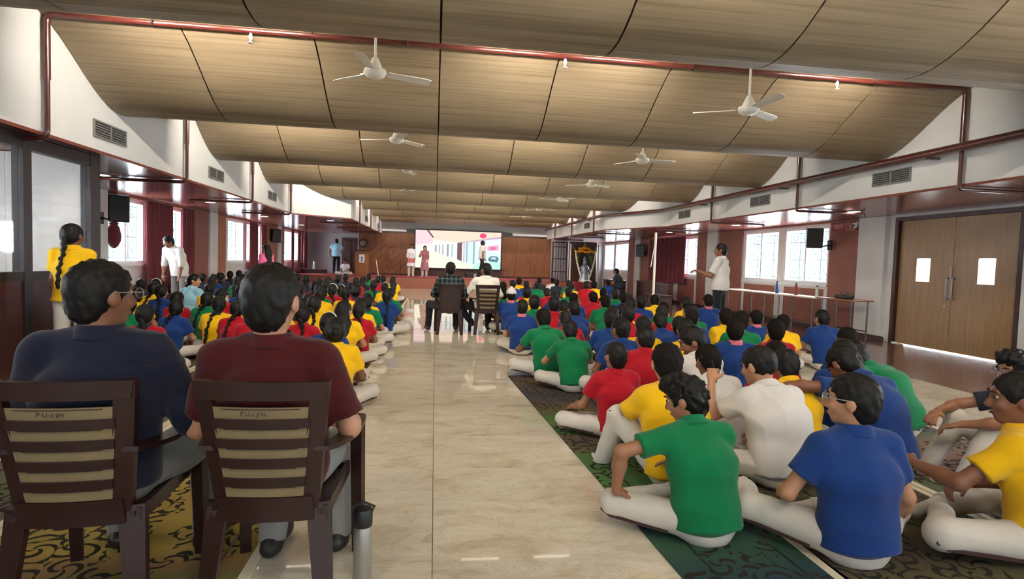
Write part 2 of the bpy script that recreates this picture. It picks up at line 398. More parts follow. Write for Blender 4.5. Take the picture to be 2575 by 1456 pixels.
# outer walls with window openings
def side_wall(name, xin, xout, wins, holes=(), label=''):
    x0, x1 = min(xin, xout), max(xin, xout); mb = MB(); y = Y0
    ops = sorted([(a, b, WZ0, WZ1) for a, b in wins] + list(holes))
    for a, b, z0, z1 in ops:
        mb.box(x0, x1, y, a, 0, ZS + .02)
        if z0 > 0: mb.box(x0, x1, a, b, 0, z0)
        mb.box(x0, x1, a, b, z1, ZS + .02); y = b
    mb.box(x0, x1, y, Y1 + .1, 0, ZS + .02)
    return struct(mb.build(name, 'white_wall'), label)
DOOR = (7.42, 9.86, 0.0, 2.40)
side_wall('wall_left', XL, XL - .25, WIN_L, label='white left wall with windows and wooden panels')
side_wall('wall_right', XR, XR + .25, WIN_R, [DOOR], label='white right wall with windows and a double door')
rear = MB(); y = Y0
xs = [(-3.5, -1.3), (.2, 2.4), (3.9, 6.1)]; x = -6.6
for a, b in xs:
    rear.box(x, a, y - .2, y, 0, 3.95); rear.box(a, b, y - .2, y, 0, .7); rear.box(a, b, y - .2, y, 2.4, 3.95); x = b
rear.box(x, 9.05, y - .2, y, 0, 3.95)
struct(rear.build('wall_rear', 'white_wall'), 'white rear wall of the hall')
struct(MB().box(-6.6, 9.05, Y1, Y1 + .2, 0, 3.95).build('wall_stage_back', 'grey_wall'), 'grey wall behind the stage wings')

# windows
def grille(mb, a, b, z0, z1, x):
    n = 4
    for i in range(n + 1):
        y = a + (b - a) * i / n; mb.tube([(x, y, z0), (x, y, z1)], .014, 6)
    for z in (z0 + .06, (z0 + z1) / 2 - .1, z1 - .28, z1 - .06): mb.tube([(x, a, z), (x, b, z)], .012, 6)
    for i in range(n):
        yc = a + (b - a) * (i + .5) / n; wd = (b - a) / n
        mb.tube([(x, yc + wd * .22 * math.cos(t), z1 - .17 + .07 * math.sin(t)) for t in [k * PI / 6 for k in range(13)]], .011, 5, caps=False)
        for zz in (z0 + .3, z0 + .75):
            mb.tube([(x, yc, zz - .14), (x, yc + wd * .3, zz), (x, yc, zz + .14), (x, yc - wd * .3, zz), (x, yc, zz - .14)], .010, 5, caps=False)
wn = 0
def window(a, b, x, sx, label):
    global wn; wn += 1
    r = struct(empty('window_%d' % wn, (x, (a + b) / 2, WZ0)), label)
    A, B, H = a - (a + b) / 2, b - (a + b) / 2, WZ1 - WZ0; t = .06
    for q in ((A, A + t, 0, H), (B - t, B, 0, H), (A + t, B - t, 0, t), (A + t, B - t, H - t, H), (-.025, .025, t, H - t)):
        MB().box(sx * .02, sx * .10, *q).build('window_frame', 'white_paint', r)
    MB().box(sx * -.04, sx * .03, A - .03, B + .03, -.05, 0).build('window_sill', 'white_paint', r)
    for q in ((A + t, -.025), (.025, B - t)): MB().box(sx * .055, sx * .061, q[0], q[1], t, H - t).build('pane', 'glass_pane', r)
    g = MB(); grille(g, A + t, B - t, t, H - t, sx * .15); g.build('grille', 'grille_metal', r)
for a, b in WIN_L: window(a, b, XL, -1, 'bright side window with ornamental metal grille in the left wall')
for a, b in WIN_R: window(a, b, XR, 1, 'bright side window with ornamental metal grille in the right wall')
for a, b in xs:
    wn += 1; r = struct(empty('window_%d' % wn, ((a + b) / 2, Y0, .7)), 'rear window'); h = (b - a) / 2
    for q in ((-h, -h + .06, 0, 1.7), (h - .06, h, 0, 1.7), (-h, h, 0, .06), (-h, h, 1.64, 1.7), (-.03, .03, .06, 1.64)):
        MB().box(q[0], q[1], -.1, -.04, q[2], q[3]).build('window_frame', 'white_paint', r)
    MB().box(-h + .06, h - .06, -.075, -.07, .06, 1.64).build('pane', 'glass_pane', r)

# cladding, pilasters, cornices
tn = 0
def trim(m, x0, x1, y0, y1, z0, z1, label, c=.006):
    global tn; tn += 1
    return struct(MB().box(x0, x1, y0, y1, z0, z1, c=c).build('trim_%d' % tn, m), label)
zt = ZS - .036
for a, b, mm_ in ((-3.4, 0.3, 'terracotta'), (8.7, 11.45, 'terracotta'), (15.62, 16.84, 'terracotta'), (17.42, 18.2, 'panel_wood'), (22.1, 23.8, 'panel_wood'), (24.3, 24.9, 'terracotta')):
    trim(mm_, XL, XL + .035, a, b, 0, zt, 'reddish cladding on the left wall')
for a, b in ((11.45, 11.85), (16.84, 17.42), (23.8, 24.3)):
    trim('white_wall', XL, XL + .09, a, b, 0, zt, 'white pilaster on the left wall')
for a, b in ((10.75, 11.66), (15.32, 16.66), (17.32, 18.1), (22.1, 23.4), (24.0, 25.0)):
    trim('terracotta', XR - .035, XR, a, b, 0, zt, 'reddish cladding on the right wall')
for a, b in ((10.02, 10.72), (16.66, 17.32), (23.4, 24.0)):
    trim('white_wall', XR - .10, XR, a, b, 0, zt, 'white pilaster on the right wall')
trim('white_wall', XR - .10, XR, 6.6, 7.36, 0, zt, 'white pilaster beside the double door')
for a, b in ((11.72, 13.38), (13.6, 15.24), (18.2, 19.7), (19.9, 22.0)):
    trim('terracotta', XR - .02, XR, a + .1, b - .1, 0, .92, 'low reddish panel under a right-hand window')
trim('terracotta', XL, XL + .06, 11.85, 29, WZ1 + .02, zt, 'maroon pelmet over the left windows')
trim('terracotta', XR - .06, XR, 10.75, 28.8, WZ1 + .04, zt, 'maroon pelmet over the right windows')
struct(MB().box(XR - .03, XR, Y0, 7.4, 0, .1).box(XR - .12, XR - .1, 9.9, 10.75, 0, .1).box(XR - .05, XR - .03, 10.75, 28, 0, .1).build('baseboard_right', 'dark_wood'), 'dark skirting along the right wall')

# double door in the right wall
d = struct(empty('door_1', (XR + .06, 8.64, 0)), 'wide wooden double door with two small vision panels')
for q in ((-1.22, -1.14, 0, 2.40), (1.14, 1.22, 0, 2.40), (-1.14, 1.14, 2.33, 2.40)):
    MB().box(-.09, .10, *q).build('door_frame', 'dark_wood', d)
for s in (-1, 1):
    a, b = (-1.135, -.004) if s < 0 else (.004, 1.135)
    vc = (-.60 if s < 0 else .60); va, vb, z0, z1 = vc - .145, vc + .145, 1.20, 1.62
    lf = MB()
    for q in ((a, va, .02, 2.325), (vb, b, .02, 2.325), (va, vb, .02, z0), (va, vb, z1, 2.325)): lf.box(-.02, .025, *q)
    lf = lf.build('door_leaf', 'door_wood', d)
    MB().box(-.004, .004, va, vb, z0, z1).build('vision_pane', 'glass_pane', lf)
    hy = -.055 if s < 0 else .055
    MB().tube([(-.02, hy, 1.28), (-.075, hy, 1.28), (-.08, hy, 1.25), (-.08, hy, .95), (-.075, hy, .92), (-.02, hy, .92)], .013, 8).build('door_handle', 'steel', lf, True)
    daylight('door_daylight', (XR + .16, 8.64 + vc, 1.41), (0, PI / 2, 0), .95, .75, 70)
MB().tube([(-.055, .0, .95), (-.055, 0, 1.5)], .011, 8).build('door_handle', 'steel', d, True)
MB().lathe([(.0, 0), (.022, 0), (.022, .02), (.0, .022)], 14, Matrix.Translation((-.02, .1, .78)) @ Matrix.Rotation(-PI / 2, 4, 'Y')).build('lock', 'steel', d)
struct(MB().box(XR + .24, XR + .26, 7.3, 10, 0, .02).box(9.01, 9.03, 6.8, 10.4, -.1, 2.6).build('wall_outside_door', 'white_wall'), 'bright wall outside the double door')
daylight('door_daylight', (XR + .2, 8.64, .012), (0, PI / 2, 0), .02, 2.2, 6)

# stage
st = tag(empty('stage', (0, 25.35, 0)), 'low stage with a red carpeted top across the far end', 'stage')
for i in range(6):
    a = -6.28 + i * 2.25; b = min(a + 2.243, 7.2)
    MB().box(a, b, 0, .03, 0, .47).build('front_panel', 'stage_front', st)
MB().box(-6.28, 7.2, .03, 3.6, 0, .48).build('platform', 'dark_wood', st)
MB().cbox(-3.1, 5.75, -.02, 2.55, .481, .50, .006).build('carpet', 'carpet_red', st)
MB().box(-6.28, -3.12, -.02, 3.55, .481, .495).build('wing_carpet', 'carpet_red', st)
# wooden stage back wall of separate veneer boards, left and right of the screen
def stage_wall(name, x0, x1, n, label, diag):
    r = struct(empty(name, (0, 28.0, .48)), label)
    wd = (x1 - x0) / n
    for i in range(n):
        MB().cbox(x0 + i * wd + .004, x0 + (i + 1) * wd - .004, 0, .04, .1, 2.05, .004).build('wall_panel', 'stage_wood', r)
    if diag:
        for i in range(7):
            t = i / 7
            MB().box(-.5, .5, -.012, 0, -.012, .012, Matrix.Translation((x0 + .9 + .18 * i, 0, 1.45 - .19 * i)) @ Matrix.Rotation(-.75, 4, 'Y')).build('moulding', 'dark_wood', r)
    MB().box(x0, x1, -.02, .02, 0, .1).build('skirting', 'dark_wood', r)
    MB().box(x0, x1, -.03, .05, 2.05, 2.12).build('cornice', 'dark_wood', r)
    return r
stage_wall('wall_stage_left', -3.66, -1.0, 4, 'brown wooden stage wall left of the screen', True)
stage_wall('wall_stage_right', 3.26, 6.15, 4, 'brown wooden stage wall right of the screen', False)
struct(MB().box(-3.7, 6.2, 28.12, 28.2, .48, 4).box(-3.7, 6.2, 28.0, 28.12, 2.78, 4).build('wall_stage_fascia', 'white_wall'), 'pale fascia above the stage screen')
struct(MB().box(-3.7, -1.0, 28.02, 28.12, 2.6, 2.78).box(3.26, 6.2, 28.02, 28.12, 2.6, 2.78).build('trim_stage_rail', 'white_paint'), 'white rail above the stage panels')
struct(MB().box(-1.0, 3.26, 28.0, 28.1, .48, .92).build('trim_screen_plinth', 'dark_wood'), 'dark plinth below the stage screen')
# left wing door
d2 = struct(empty('door_2', (-4.06, Y1 - .01, .5)), 'dark maroon door in the left stage wing')
MB().box(-.5, .5, -.05, 0, 0, 1.75).build('door_leaf', 'dark_wood', d2)
for q in ((-.4, -.05), (.05, .4)):
    for z in ((.15, .8), (.95, 1.6)): MB().cbox(q[0], q[1], -.075, -.05, z[0], z[1], .01).build('door_panel', 'maroon_panel', d2)
MB().tube([(.42, -.05, .85), (.42, -.1, .85), (.34, -.1, .85)], .012, 8).build('door_handle', 'steel', d2)
# glazed cabin along the left side
cb = struct(empty('wall_cabin', (-4.15, 0, 0)), 'glazed cabin with dark frame and maroon lower panels at the left')
posts = [(7.46, 7.66), (6.34, 6.46), (5.0, 5.1), (3.6, 3.7), (2.2, 2.3), (0.8, .9)]
for a, b in posts: MB().box(-.06, .05, a, b, 0, ZS - .04).build('post', 'frame_dark', cb)
for z0, z1 in ((.98, 1.07), (ZS - .17, ZS - .04)):
    for i in range(len(posts) - 1): MB().box(-.05, .045, posts[i + 1][1], posts[i][0], z0, z1).build('rail', 'frame_dark', cb)
for i in range(len(posts) - 1):
    MB().box(-.003, .003, posts[i + 1][1], posts[i][0], 1.07, ZS - .17).build('pane', 'glass_pane', cb)
    MB().box(-.03, .03, posts[i + 1][1], posts[i][0], 0, .98).build('lower_panel', 'maroon_panel', cb)
for q in ((-2.1, -1.5), (-1.5, -.9), (-.9, -.06)):
    MB().box(q[0] + .003, q[1], 7.50, 7.58, 0, ZS - .04).build('end_panel', 'white_wall', cb)

# ================================================================== CEILING FITTINGS
def pipe_run(pts, r, bends=.09):
    """polyline with rounded corners"""
    P = [Vector(p) for p in pts]; out = [P[0]]
    for i in range(1, len(P) - 1):
        a = (P[i - 1] - P[i]).normalized(); b2 = (P[i + 1] - P[i]).normalized(); s0 = P[i] + a * bends; s1 = P[i] + b2 * bends
        for k in range(6):
            t = k / 5; out.append((1 - t) ** 2 * s0 + 2 * t * (1 - t) * P[i] + t * t * s1)
    return out + [P[-1]]
for k, yc in enumerate(PIPES):
    far = yc > 17; PZ = 3.645
    xl, xr = (-2.49, 5.44) if far else (BL + .06, BR - .07)
    word = ['behind the viewer, farthest back', 'above the viewer', 'over the nearest fans', 'in the second hollow ahead', 'in the third hollow ahead', 'in the fourth hollow ahead', 'in the fifth hollow ahead', 'in the sixth hollow ahead', 'nearest the stage'][k]
    t = tag(empty('sprinkler_pipe', (0, yc, 0)), 'dark red sprinkler pipe crossing the ceiling ' + word, 'pipe', 'sprinkler pipes across the ceiling')
    MB().tube(pipe_run([(xl, 0, 3.0), (xl, 0, PZ), (xr, 0, PZ), (xr, 0, 3.0)], .032), .032, 12).build('cross_pipe', 'pipe_red', t, True)
    MB().tube(pipe_run([(xl, 0, 3.0), (xl, 0, ZS - .07), (xl - 1.25, 0, ZS - .07)], .025), .025, 10).build('left_drop', 'pipe_red', t, True)
    MB().tube(pipe_run([(xr, 0, 3.0), (xr, 0, ZS - .07), (xr + 1.35, 0, ZS - .07), (xr + 1.35, 0, ZS - .12)], .025, .03), .025, 10).build('right_drop', 'pipe_red', t, True)
    for x in (-1.96, 1.39, 4.73):
        if xl < x < xr:
            h = MB().lathe([(.0, -.13), (.026, -.13), (.026, -.122), (.010, -.115), (.010, -.09), (.018, -.085), (.018, -.05), (.013, -.045), (.013, -.03), (.0, -.03)], 12, Matrix.Translation((x, 0, PZ))).build('sprinkler_head', 'fan_white', t)
    for x in (-2.9, -.35, 2.9, 5.2):
        if xl < x < xr: MB().tube([(x, (.05 * math.cos(a)), PZ + .04 * math.sin(a)) for a in [i * PI / 8 for i in range(17)]], .008, 5, caps=False).tube([(x, 0, PZ + .03), (x, 0, PZ + .06)], .008, 5).build('clamp', 'steel_dark', t)
t = tag(empty('fire_main', (0, 0, 0)), 'thick dark red fire main running along the right bulkhead', 'pipe')
MB().tube(pipe_run([(6.40, Y0, 2.92), (6.40, 15.6, 2.92), (5.36, 18.4, 2.92), (5.36, 27.5, 2.92)], .052, .3), .052, 14).build('main_pipe', 'pipe_red', t, True)
for yb in PIPES[1:8]:
    MB().box(-.02, .16, -.03, .03, -.075, -.05).build('bracket', 'steel_dark', t, loc=(6.40 if yb < 16 else 5.36, yb + .4, 2.92))

# tube lights sitting in the hollows, behind each ceiling wave
TN = 'first second third fourth fifth'.split()
for kc, yc in enumerate(CREST):
    if yc > 26: continue
    for kx, x in enumerate((-2.85, -1.9, 0.85, 2.05, 4.75)):
        if (yc > 17 or yc < 4) and (x < -2.4): continue
        yl = yc - .36; zl = zc(yl) - .055
        t = tag(empty('tube_light', (x, yl, zl), 0), 'tube light, %s from the left, in the ceiling hollow %s' % (TN[kx], ['far behind the viewer', 'behind the viewer', 'above the viewer', 'with the nearest fans', 'with the second fans', 'with the third fans', 'with the fourth fans', 'with the fifth fans', 'with the sixth fans', 'by the stage'][kc]), 'light', 'tube lights hidden in the ceiling hollows')
        MB().box(-.32, .32, -.035, .02, .02, .05).build('batten', 'white_paint', t)
        MB().tube([(-.30, .0, 0), (.30, .0, 0)], .014, 8).build('tube', 'tube_glow', t)
        al = bpy.data.lights.new('tube_lamp', 'AREA'); al.shape = 'RECTANGLE'; al.size = .6; al.size_y = .035; al.energy = TUBEW; al.color = (1.0, .90, .76)
        lo_ = bpy.data.objects.new('tube_lamp', al); C.objects.link(lo_); lo_.parent = t; lo_.location = (0, .03, -.005); lo_.rotation_euler = (PI * .46, 0, 0)

# ceiling fans
bl = [[], []]
def blade_mesh():
    P = []
    for i in range(9):
        s = i / 8; x = .13 + .47 * s; w0 = .045 + .02 * s - .03 * max(0, s - .85) / .15
        P.append([(x, -w0, .012 + .0), (x, 0, .004), (x, w0, -.012)])
    return MB().sheet(P, lambda i, j: Vector((0, 0, .006))).mesh('blade', 'fan_white', True)
BLD = blade_mesh()
def fan(x, y, rz, label, zb=3.17):
    zt_ = zc(y)
    t = tag(empty('ceiling_fan', (x, y, zb), rz), label, 'fan', 'white ceiling fans')
    MB().tube([(0, 0, .13), (0, 0, zt_ - zb - .02)], .014, 10).build('rod', 'fan_white', t, True)
    MB().lathe([(.0, zt_ - zb - .07), (.025, zt_ - zb - .07), (.06, zt_ - zb - .005), (.0, zt_ - zb - .005)], 16).build('ceiling_cup', 'fan_white', t, True)
    MB().lathe([(.018, .16), (.03, .15), (.07, .06), (.075, .04), (.02, .05)], 18).build('canopy', 'fan_white', t, True)
    MB().lathe([(.0, -.055), (.06, -.055), (.10, -.03), (.118, .0), (.112, .03), (.07, .045), (.0, .045)], 22).build('motor', 'fan_white', t, True)
    for i in range(3):
        bo = inst('blade', BLD, t, (0, 0, 0), (0, 0, i * 2 * PI / 3))
        MB().box(.08, .2, -.018, .018, .008, .018).build('blade_arm', 'steel', bo)
for k, yc in enumerate([c for c in CREST if 5 < c < 24]):
    w_ = ['nearest', 'second', 'third', 'fourth', 'fifth', 'sixth'][k]
    fan(-.66, yc, [.35, .8, 1.3, .1, .6, .9][k], 'white ceiling fan, %s in the left row' % w_, 3.22)
    fan(3.46, yc, [.55, .05, .5, 1.0, .2, .7][k], 'white ceiling fan, %s in the right row' % w_, 3.12)

# air vents in the bulkheads
def vent(x, y, sx, label):
    t = tag(empty('air_vent', (x, y, 2.725)), label, 'vent', 'air vents in the bulkheads')
    s = sx
    MB().box(0, s * .008, -.33, .33, -.085, .085).build('back_plate', 'vent_dark', t)
    for q in ((-.35, .35, .08, .10), (-.35, .35, -.10, -.08), (-.35, -.33, -.08, .08), (.33, .35, -.08, .08), (-.012, .012, -.08, .08)):
        MB().box(0, s * .022, *q).build('vent_frame', 'vent_grey', t)
    for i in range(5): MB().box(s * .008, s * .018, -.33, .33, -.068 + i * .03, -.058 + i * .03).build('slat', 'vent_grey', t)
for k, y in enumerate((7.58, 10.95, 14.5)):
    vent(BL, y, 1, '%s air vent in the left white bulkhead' % ['nearest', 'second', 'third'][k]); vent(BR, y - .05, -1, '%s air vent in the right white bulkhead' % ['nearest', 'second', 'third'][k])
vent(-2.55, 21.5, 1, 'small far air vent in the left bulkhead'); vent(-2.55, 26, 1, 'farthest air vent in the left bulkhead by the stage'); vent(5.5, 20.4, -1, 'far air vent in the right bulkhead')

# round downlights in the soffits
def downlight(x, y, label):
    t = tag(empty('downlight', (x, y, ZS - .036)), label, 'light', 'round downlights in the soffits')
    MB().lathe([(.10, 0), (.115, -.012), (.095, -.014), (.09, -.004)], 22).build('trim_ring', 'white_paint', t, True)
    MB().lathe([(.0, -.008), (.09, -.008), (.09, -.002), (.0, -.002)], 22).build('diffuser', 'lamp_glow', t)
for k, (x, y) in enumerate([(-5.0, 1.2), (-5.0, 5.3), (-5.0, 9.4), (-5.0, 13.55), (-5.05, 17.8), (-3.3, 18.6), (-4.95, 22.05)]):
    downlight(x, y, 'round downlight in the left soffit, %s counted from the rear wall' % 'first second third fourth fifth sixth seventh'.split()[k])
for k, (x, y) in enumerate([(7.55, 1.2), (7.55, 5.3), (7.55, 9.5), (7.6, 13.7), (7.5, 17.65), (5.95, 18.75), (7.5, 21.9)]):
    downlight(x, y, 'round downlight in the right soffit, %s counted from the rear wall' % 'first second third fourth fifth sixth seventh'.split()[k])
# ================================================================== FURNITURE AND THINGS
def rug(x0, x1, y0, y1, m_, label, ang=0.0, border=True):
    r = tag(empty('rug', ((x0 + x1) / 2, (y0 + y1) / 2, 0.0), ang), label, 'rug', 'runner rugs on the hall floor'); hx, hy = (x1 - x0) / 2, (y1 - y0) / 2
    e = .045 if border else 0
    MB().box(-hx + e, hx - e, -hy, hy, .0005, .008).build('pile', m_, r)
    if border:
        for s in (-1, 1): MB().box(s * hx - (e if s > 0 else 0), s * hx + (e if s < 0 else 0), -hy, hy, .0005, .009).build('edge_band', 'cream', r)
    for s in (-1, 1):
        MB().box(s * (hx - .16) - .006, s * (hx - .16) + .006, -hy, hy, .0075, .0088).build('woven_line', 'black_plastic', r)
rug(-1.97, -.72, 1.2, 9.8, 'rug_yellow', 'yellow and green patterned runner under the foreground chairs')
rug(-2.66, -1.99, 1.2, 15, 'rug_pink', 'dull pink patterned runner left of the yellow one')
rug(-4.0, -2.68, 1.0, 19, 'rug_green', 'olive patterned runner beside the glazed cabin')
rug(-1.95, -.85, 9.82, 19, 'rug_brown', 'far runner rug under the left aisle row')
rug(1.0, 1.72, 1.2, 6.5, 'rug_green', 'green and blue patterned runner along the right edge of the aisle', .05, False)
rug(1.74, 3.0, 1.2, 9.5, 'rug_brown', 'dark brown patterned runner under the near right rows')
rug(3.02, 4.35, 1.2, 12, 'rug_pink', 'pink and green scroll runner at the right of the seated rows')
rug(1.3, 2.6, 9.55, 19, 'rug_brown', 'far runner rug under the right aisle row')

def curtain(x, y0, y1, z0, z1, sx, label, nf=None):
    n = max(24, int((y1 - y0) * 44)); P = []
    f = (y1 - y0) / max(3, round((y1 - y0) / .13))
    for i in range(n + 1):
        y = y0 + (y1 - y0) * i / n; ph = 2 * PI * (y - y0) / f
        P.append([(x + sx * (.10 + .035 * math.sin(ph) + .012 * math.sin(2.3 * ph + 1)) , y, z0), (x + sx * (.10 + .03 * math.sin(ph + .3)), y, (z0 + z1) / 2), (x + sx * (.10 + .026 * math.sin(ph)), y, z1)])
    t = tag(empty('curtain', (0, 0, 0)), label, 'curtain', 'maroon window curtains')
    MB().sheet(P, lambda i, j: Vector((sx * .006, 0, 0))).build('cloth', 'curtain_red', t, True)
    MB().tube([(x + sx * .10, y0 - .05, z1 + .01), (x + sx * .10, y1 + .05, z1 + .01)], .012, 8).build('rod', 'steel_dark', t)
for k, (a, b, z0) in enumerate([(13.15, 14.4, .35), (14.9, 15.6, .35), (20.0, 20.9, .3), (21.3, 21.95, .3), (25.55, 26.0, .55), (26.75, 27.25, .55), (27.9, 28.6, .55)]):
    curtain(XL + .06, a, b, z0, WZ1 + .02, 1, 'maroon curtain at the left wall windows, %s from the viewer' % ['first', 'second', 'third', 'fourth', 'fifth', 'sixth', 'seventh'][k])
curtain(XR - .06, 18.75, 22.1, .75, WZ1 + .02, -1, 'wide maroon curtain covering the far right window')
# knotted curtain under the near left speaker
t = tag(empty('knotted_curtain', (XL + .12, 11.98, 0)), 'dark maroon curtain tied up in a knot below the left speaker', 'curtain')
MB().lathe([(.02, 1.34), (.07, 1.38), (.12, 1.48), (.13, 1.60), (.10, 1.74), (.05, 1.82), (.07, 1.95), (.075, 2.43)], 18).build('cloth', 'curtain_red', t, True)
MB().lathe([(.065, 1.79), (.085, 1.82), (.065, 1.85)], 14).build('knot', 'curtain_red', t, True)

def wall_speaker(x, y, z, off, rz, label, h=.5):
    t = tag(empty('wall_speaker', (x, y, z)), label, 'speaker', 'black wall speakers'); s = 1 if off[0] > 0 else -1
    M = Matrix.Translation(off) @ Matrix.Rotation(rz, 4, 'Z') @ Matrix.Rotation(.16, 4, 'X')
    MB().cbox(-.16, .16, -.14, .14, -h / 2, h / 2, .02, M).build('cabinet', 'black_plastic', t)
    MB().cbox(-.145, .145, -.155, -.138, -h / 2 + .02, h / 2 - .02, .006, M).build('grille_cloth', 'vent_dark', t)
    MB().box(0, s * .03, -.06, .06, -.13, .09).build('wall_plate', 'black_metal', t)
    MB().tube([(s * .02, 0, -.02), (off[0] * .6, off[1] * .6, -.06), (off[0], off[1], off[2] - h * .3)], .018, 8).build('bracket_arm', 'black_metal', t, True)
wall_speaker(XL + .09, 11.6, 1.92, (.51, -.38, .15), .5, 'black speaker on a wall arm beside the near left window', .48)
wall_speaker(XL + .035, 22.9, 1.98, (.2, 0, .05), .5, 'black speaker high on the far left wall panel', .5)
wall_speaker(XR - .09, 11.56, 1.93, (-.46, -.09, .13), -.5, 'black speaker on a wall arm in front of the right windows', .44)
wall_speaker(XR - .04, 22.8, 1.9, (-.25, 0, .05), -.5, 'black speaker on the far right wall beside the curtain', .5)

# ------------------------------------------------ moulded plastic armchair
def make_chair(slats=True):
    r = empty('plastic_chair'); yb = lambda z: -.225 - .085 * ((z - .40) / .49) ** 1.1 if z > .4 else -.225
    def bowed(z0, z1, hw0, hw1, th, bow, dy=0, nx=14, nz=2):
        P = []
        for j in range(nz + 1):
            z = z0 + (z1 - z0) * j / nz; hw = hw0 + (hw1 - hw0) * j / nz
            P.append([(hw * (2 * i / nx - 1), yb(z) + dy - bow * (1 - (hw * (2 * i / nx - 1) / .215) ** 2), z) for i in range(nx + 1)])
        return MB().sheet(P, lambda i, j: Vector((0, th, 0)))
    W = lambda z: .122 + .050 * (z - .4) / .49
    MAT = 'chair_maroon'
    bowed(.835, .90, W(.835) + .044, W(.9) + .05, .022, .03, -.004, 12, 3).build('top_rail', MAT, r, True)
    bowed(.385, .475, .165, W(.475) + .03, .022, .03, -.004, 12, 3).build('back_apron', MAT, r, True)
    if slats:
        for i in range(5):
            z = .477 + i * .0725
            bowed(z, z + .042, W(z), W(z + .05), .008, .03, .004).build('slat', 'chair_beige', r, True)
            bowed(z + .034, z + .0375, W(z) * .80, W(z + .05) * .80, .006, .03, .0015).build('slat_groove', 'ink', r)
        for i in range(4):
            z = .477 + i * .0725 + .041
            bowed(z, z + .033, W(z) + .005, W(z) + .005, .022, .032, -.006).build('crossbar', MAT, r, True)
    else: bowed(.475, .84, W(.475) + .02, W(.84) + .02, .014, .03, .002, 12, 6).build('back_panel', 'chair_dark', r, True)
    for s in (-1, 1):
        P = []
        for j in range(9):
            z = .38 + .52 * j / 8; x = W(z) + .022; P.append([(s * (x - .028), yb(z) - .012, z), (s * (x + .030), yb(z) + .006, z)])
        MB().sheet(P, lambda i, j: Vector((0, .035, 0))).build('back_post', MAT, r, True)
        # rear leg, wide at the top, tapering to the foot
        P = [[(s * (.165 + .075 * t - .005 * math.sin(PI * t)), -.238 - .04 * t, .44 * (1 - t)), (s * (.265 + .035 * t), -.215 - .05 * t, .44 * (1 - t))] for t in [k / 8 for k in range(9)]]
        P = [[(s * (.135 + .05 * t), -.232 - .04 * t, .44 * (1 - t)), (s * (.215 + .022 * t), -.21 - .045 * t, .44 * (1 - t))] for t in [k / 8 for k in range(9)]]
        MB().sheet(P, lambda i, j: Vector((0, .032, 0))).build('leg', MAT, r, True)
        # front leg rising to the armrest
        P = [[(s * (.205 + .012 * t), .225 + .045 * t, .64 * (1 - t)), (s * (.258 + .002 * t), .205 + .05 * t, .64 * (1 - t))] for t in [k / 8 for k in range(9)]]
        MB().sheet(P, lambda i, j: Vector((s * .012, .03, 0))).build('leg', MAT, r, True)
        # armrest: flat wide strip curving from the post to the front leg
        pts = [(.185, -.27, .665), (.21, -.20, .655), (.238, -.1, .648), (.252, .02, .648), (.252, .12, .65), (.245, .2, .645), (.238, .235, .625)]
        P = [[(s * (x - .030), y, z), (s * (x + .034), y, z - .002)] for x, y, z in pts]
        MB().sheet(P, lambda i, j: Vector((0, 0, -.018))).build('armrest', MAT, r, True)
    P = [[((.19 + .015 * j / 8) * (2 * i / 10 - 1), -.225 + .465 * j / 8, .418 - .012 * (1 - (2 * i / 10 - 1) ** 2) - (.02 if j == 8 else 0)) for i in range(11)] for j in range(9)]
    MB().sheet(P, lambda i, j: Vector((0, 0, -.02))).build('seat', MAT, r, True)
    for q in ((-.208, -.19, -.22, .24), (.19, .208, -.22, .24)): MB().box(q[0], q[1], q[2], q[3], .375, .43).build('seat_rim', MAT, r)
    MB().box(-.205, .205, .225, .245, .37, .42).build('seat_rim', MAT, r)
    return r
ch = make_chair(True); CHY = 2.31
ch.location = (-1.215, CHY, 0); ch.rotation_euler = (0, 0, .05)
tag(ch, 'maroon plastic armchair with beige slats under the person in navy', 'chair', 'plastic chairs')
c2 = copy_tree(ch); c2.location = (-.565, CHY, 0); c2.rotation_euler = (0, 0, -.03); tag(c2, 'maroon plastic armchair with beige slats under the person in dark red', 'chair', 'plastic chairs')
c3 = copy_tree(ch); c3.location = (.93, 10.35, 0); c3.rotation_euler = (0, 0, .06); tag(c3, 'maroon slatted chair in the aisle under the person in a pale shirt', 'chair', 'plastic chairs')
c4 = make_chair(False); c4.location = (.28, 10.3, 0); c4.rotation_euler = (0, 0, 0); tag(c4, 'plain dark plastic chair in the aisle under the person in plaid', 'chair', 'plastic chairs')
for o_, tx in ((ch, 'P-U-2 JN'), (c2, 'P.U.2 JNL')):
    tm = text_mesh('lettering', tx, .022, .0006, 'ink')
    inst('lettering', tm, o_, (-.02, -.2225 - .085 * (.392 / .49) ** 1.1 - .029, .788), (PI / 2 - .17, 0, 0))

# steel bottle standing by the right foreground chair
t = tag(empty('water_bottle', (-.262, 2.30, 0)), 'steel flask with black cap standing beside the foreground chair', 'bottle')
MB().lathe([(.0, 0), (.034, 0), (.037, .006), (.037, .235), (.034, .25), (.0, .25)], 28).build('flask', 'steel', t, True)
cp = MB().lathe([(.0, .248), (.036, .248), (.038, .254), (.038, .30), (.033, .318), (.0, .32)], 28).build('cap', 'black_plastic', t, True)
MB().tube([(.03, 0, .30), (.045, 0, .325), (.0, 0, .345), (-.045, 0, .325), (-.03, 0, .30)], .006, 6).build('carry_loop', 'black_plastic', cp)
def bottle(x, y, z, m_, label, s=1.0):
    t = tag(empty('water_bottle', (x, y, z), 0, s), label, 'bottle')
    MB().lathe([(0, 0), (.034, 0), (.036, .01), (.036, .18), (.02, .215), (.016, .225), (0, .225)], 18).build('flask', m_, t, True)
    MB().lathe([(0, .222), (.02, .222), (.02, .255), (0, .258)], 14).build('cap', 'black_plastic', t)
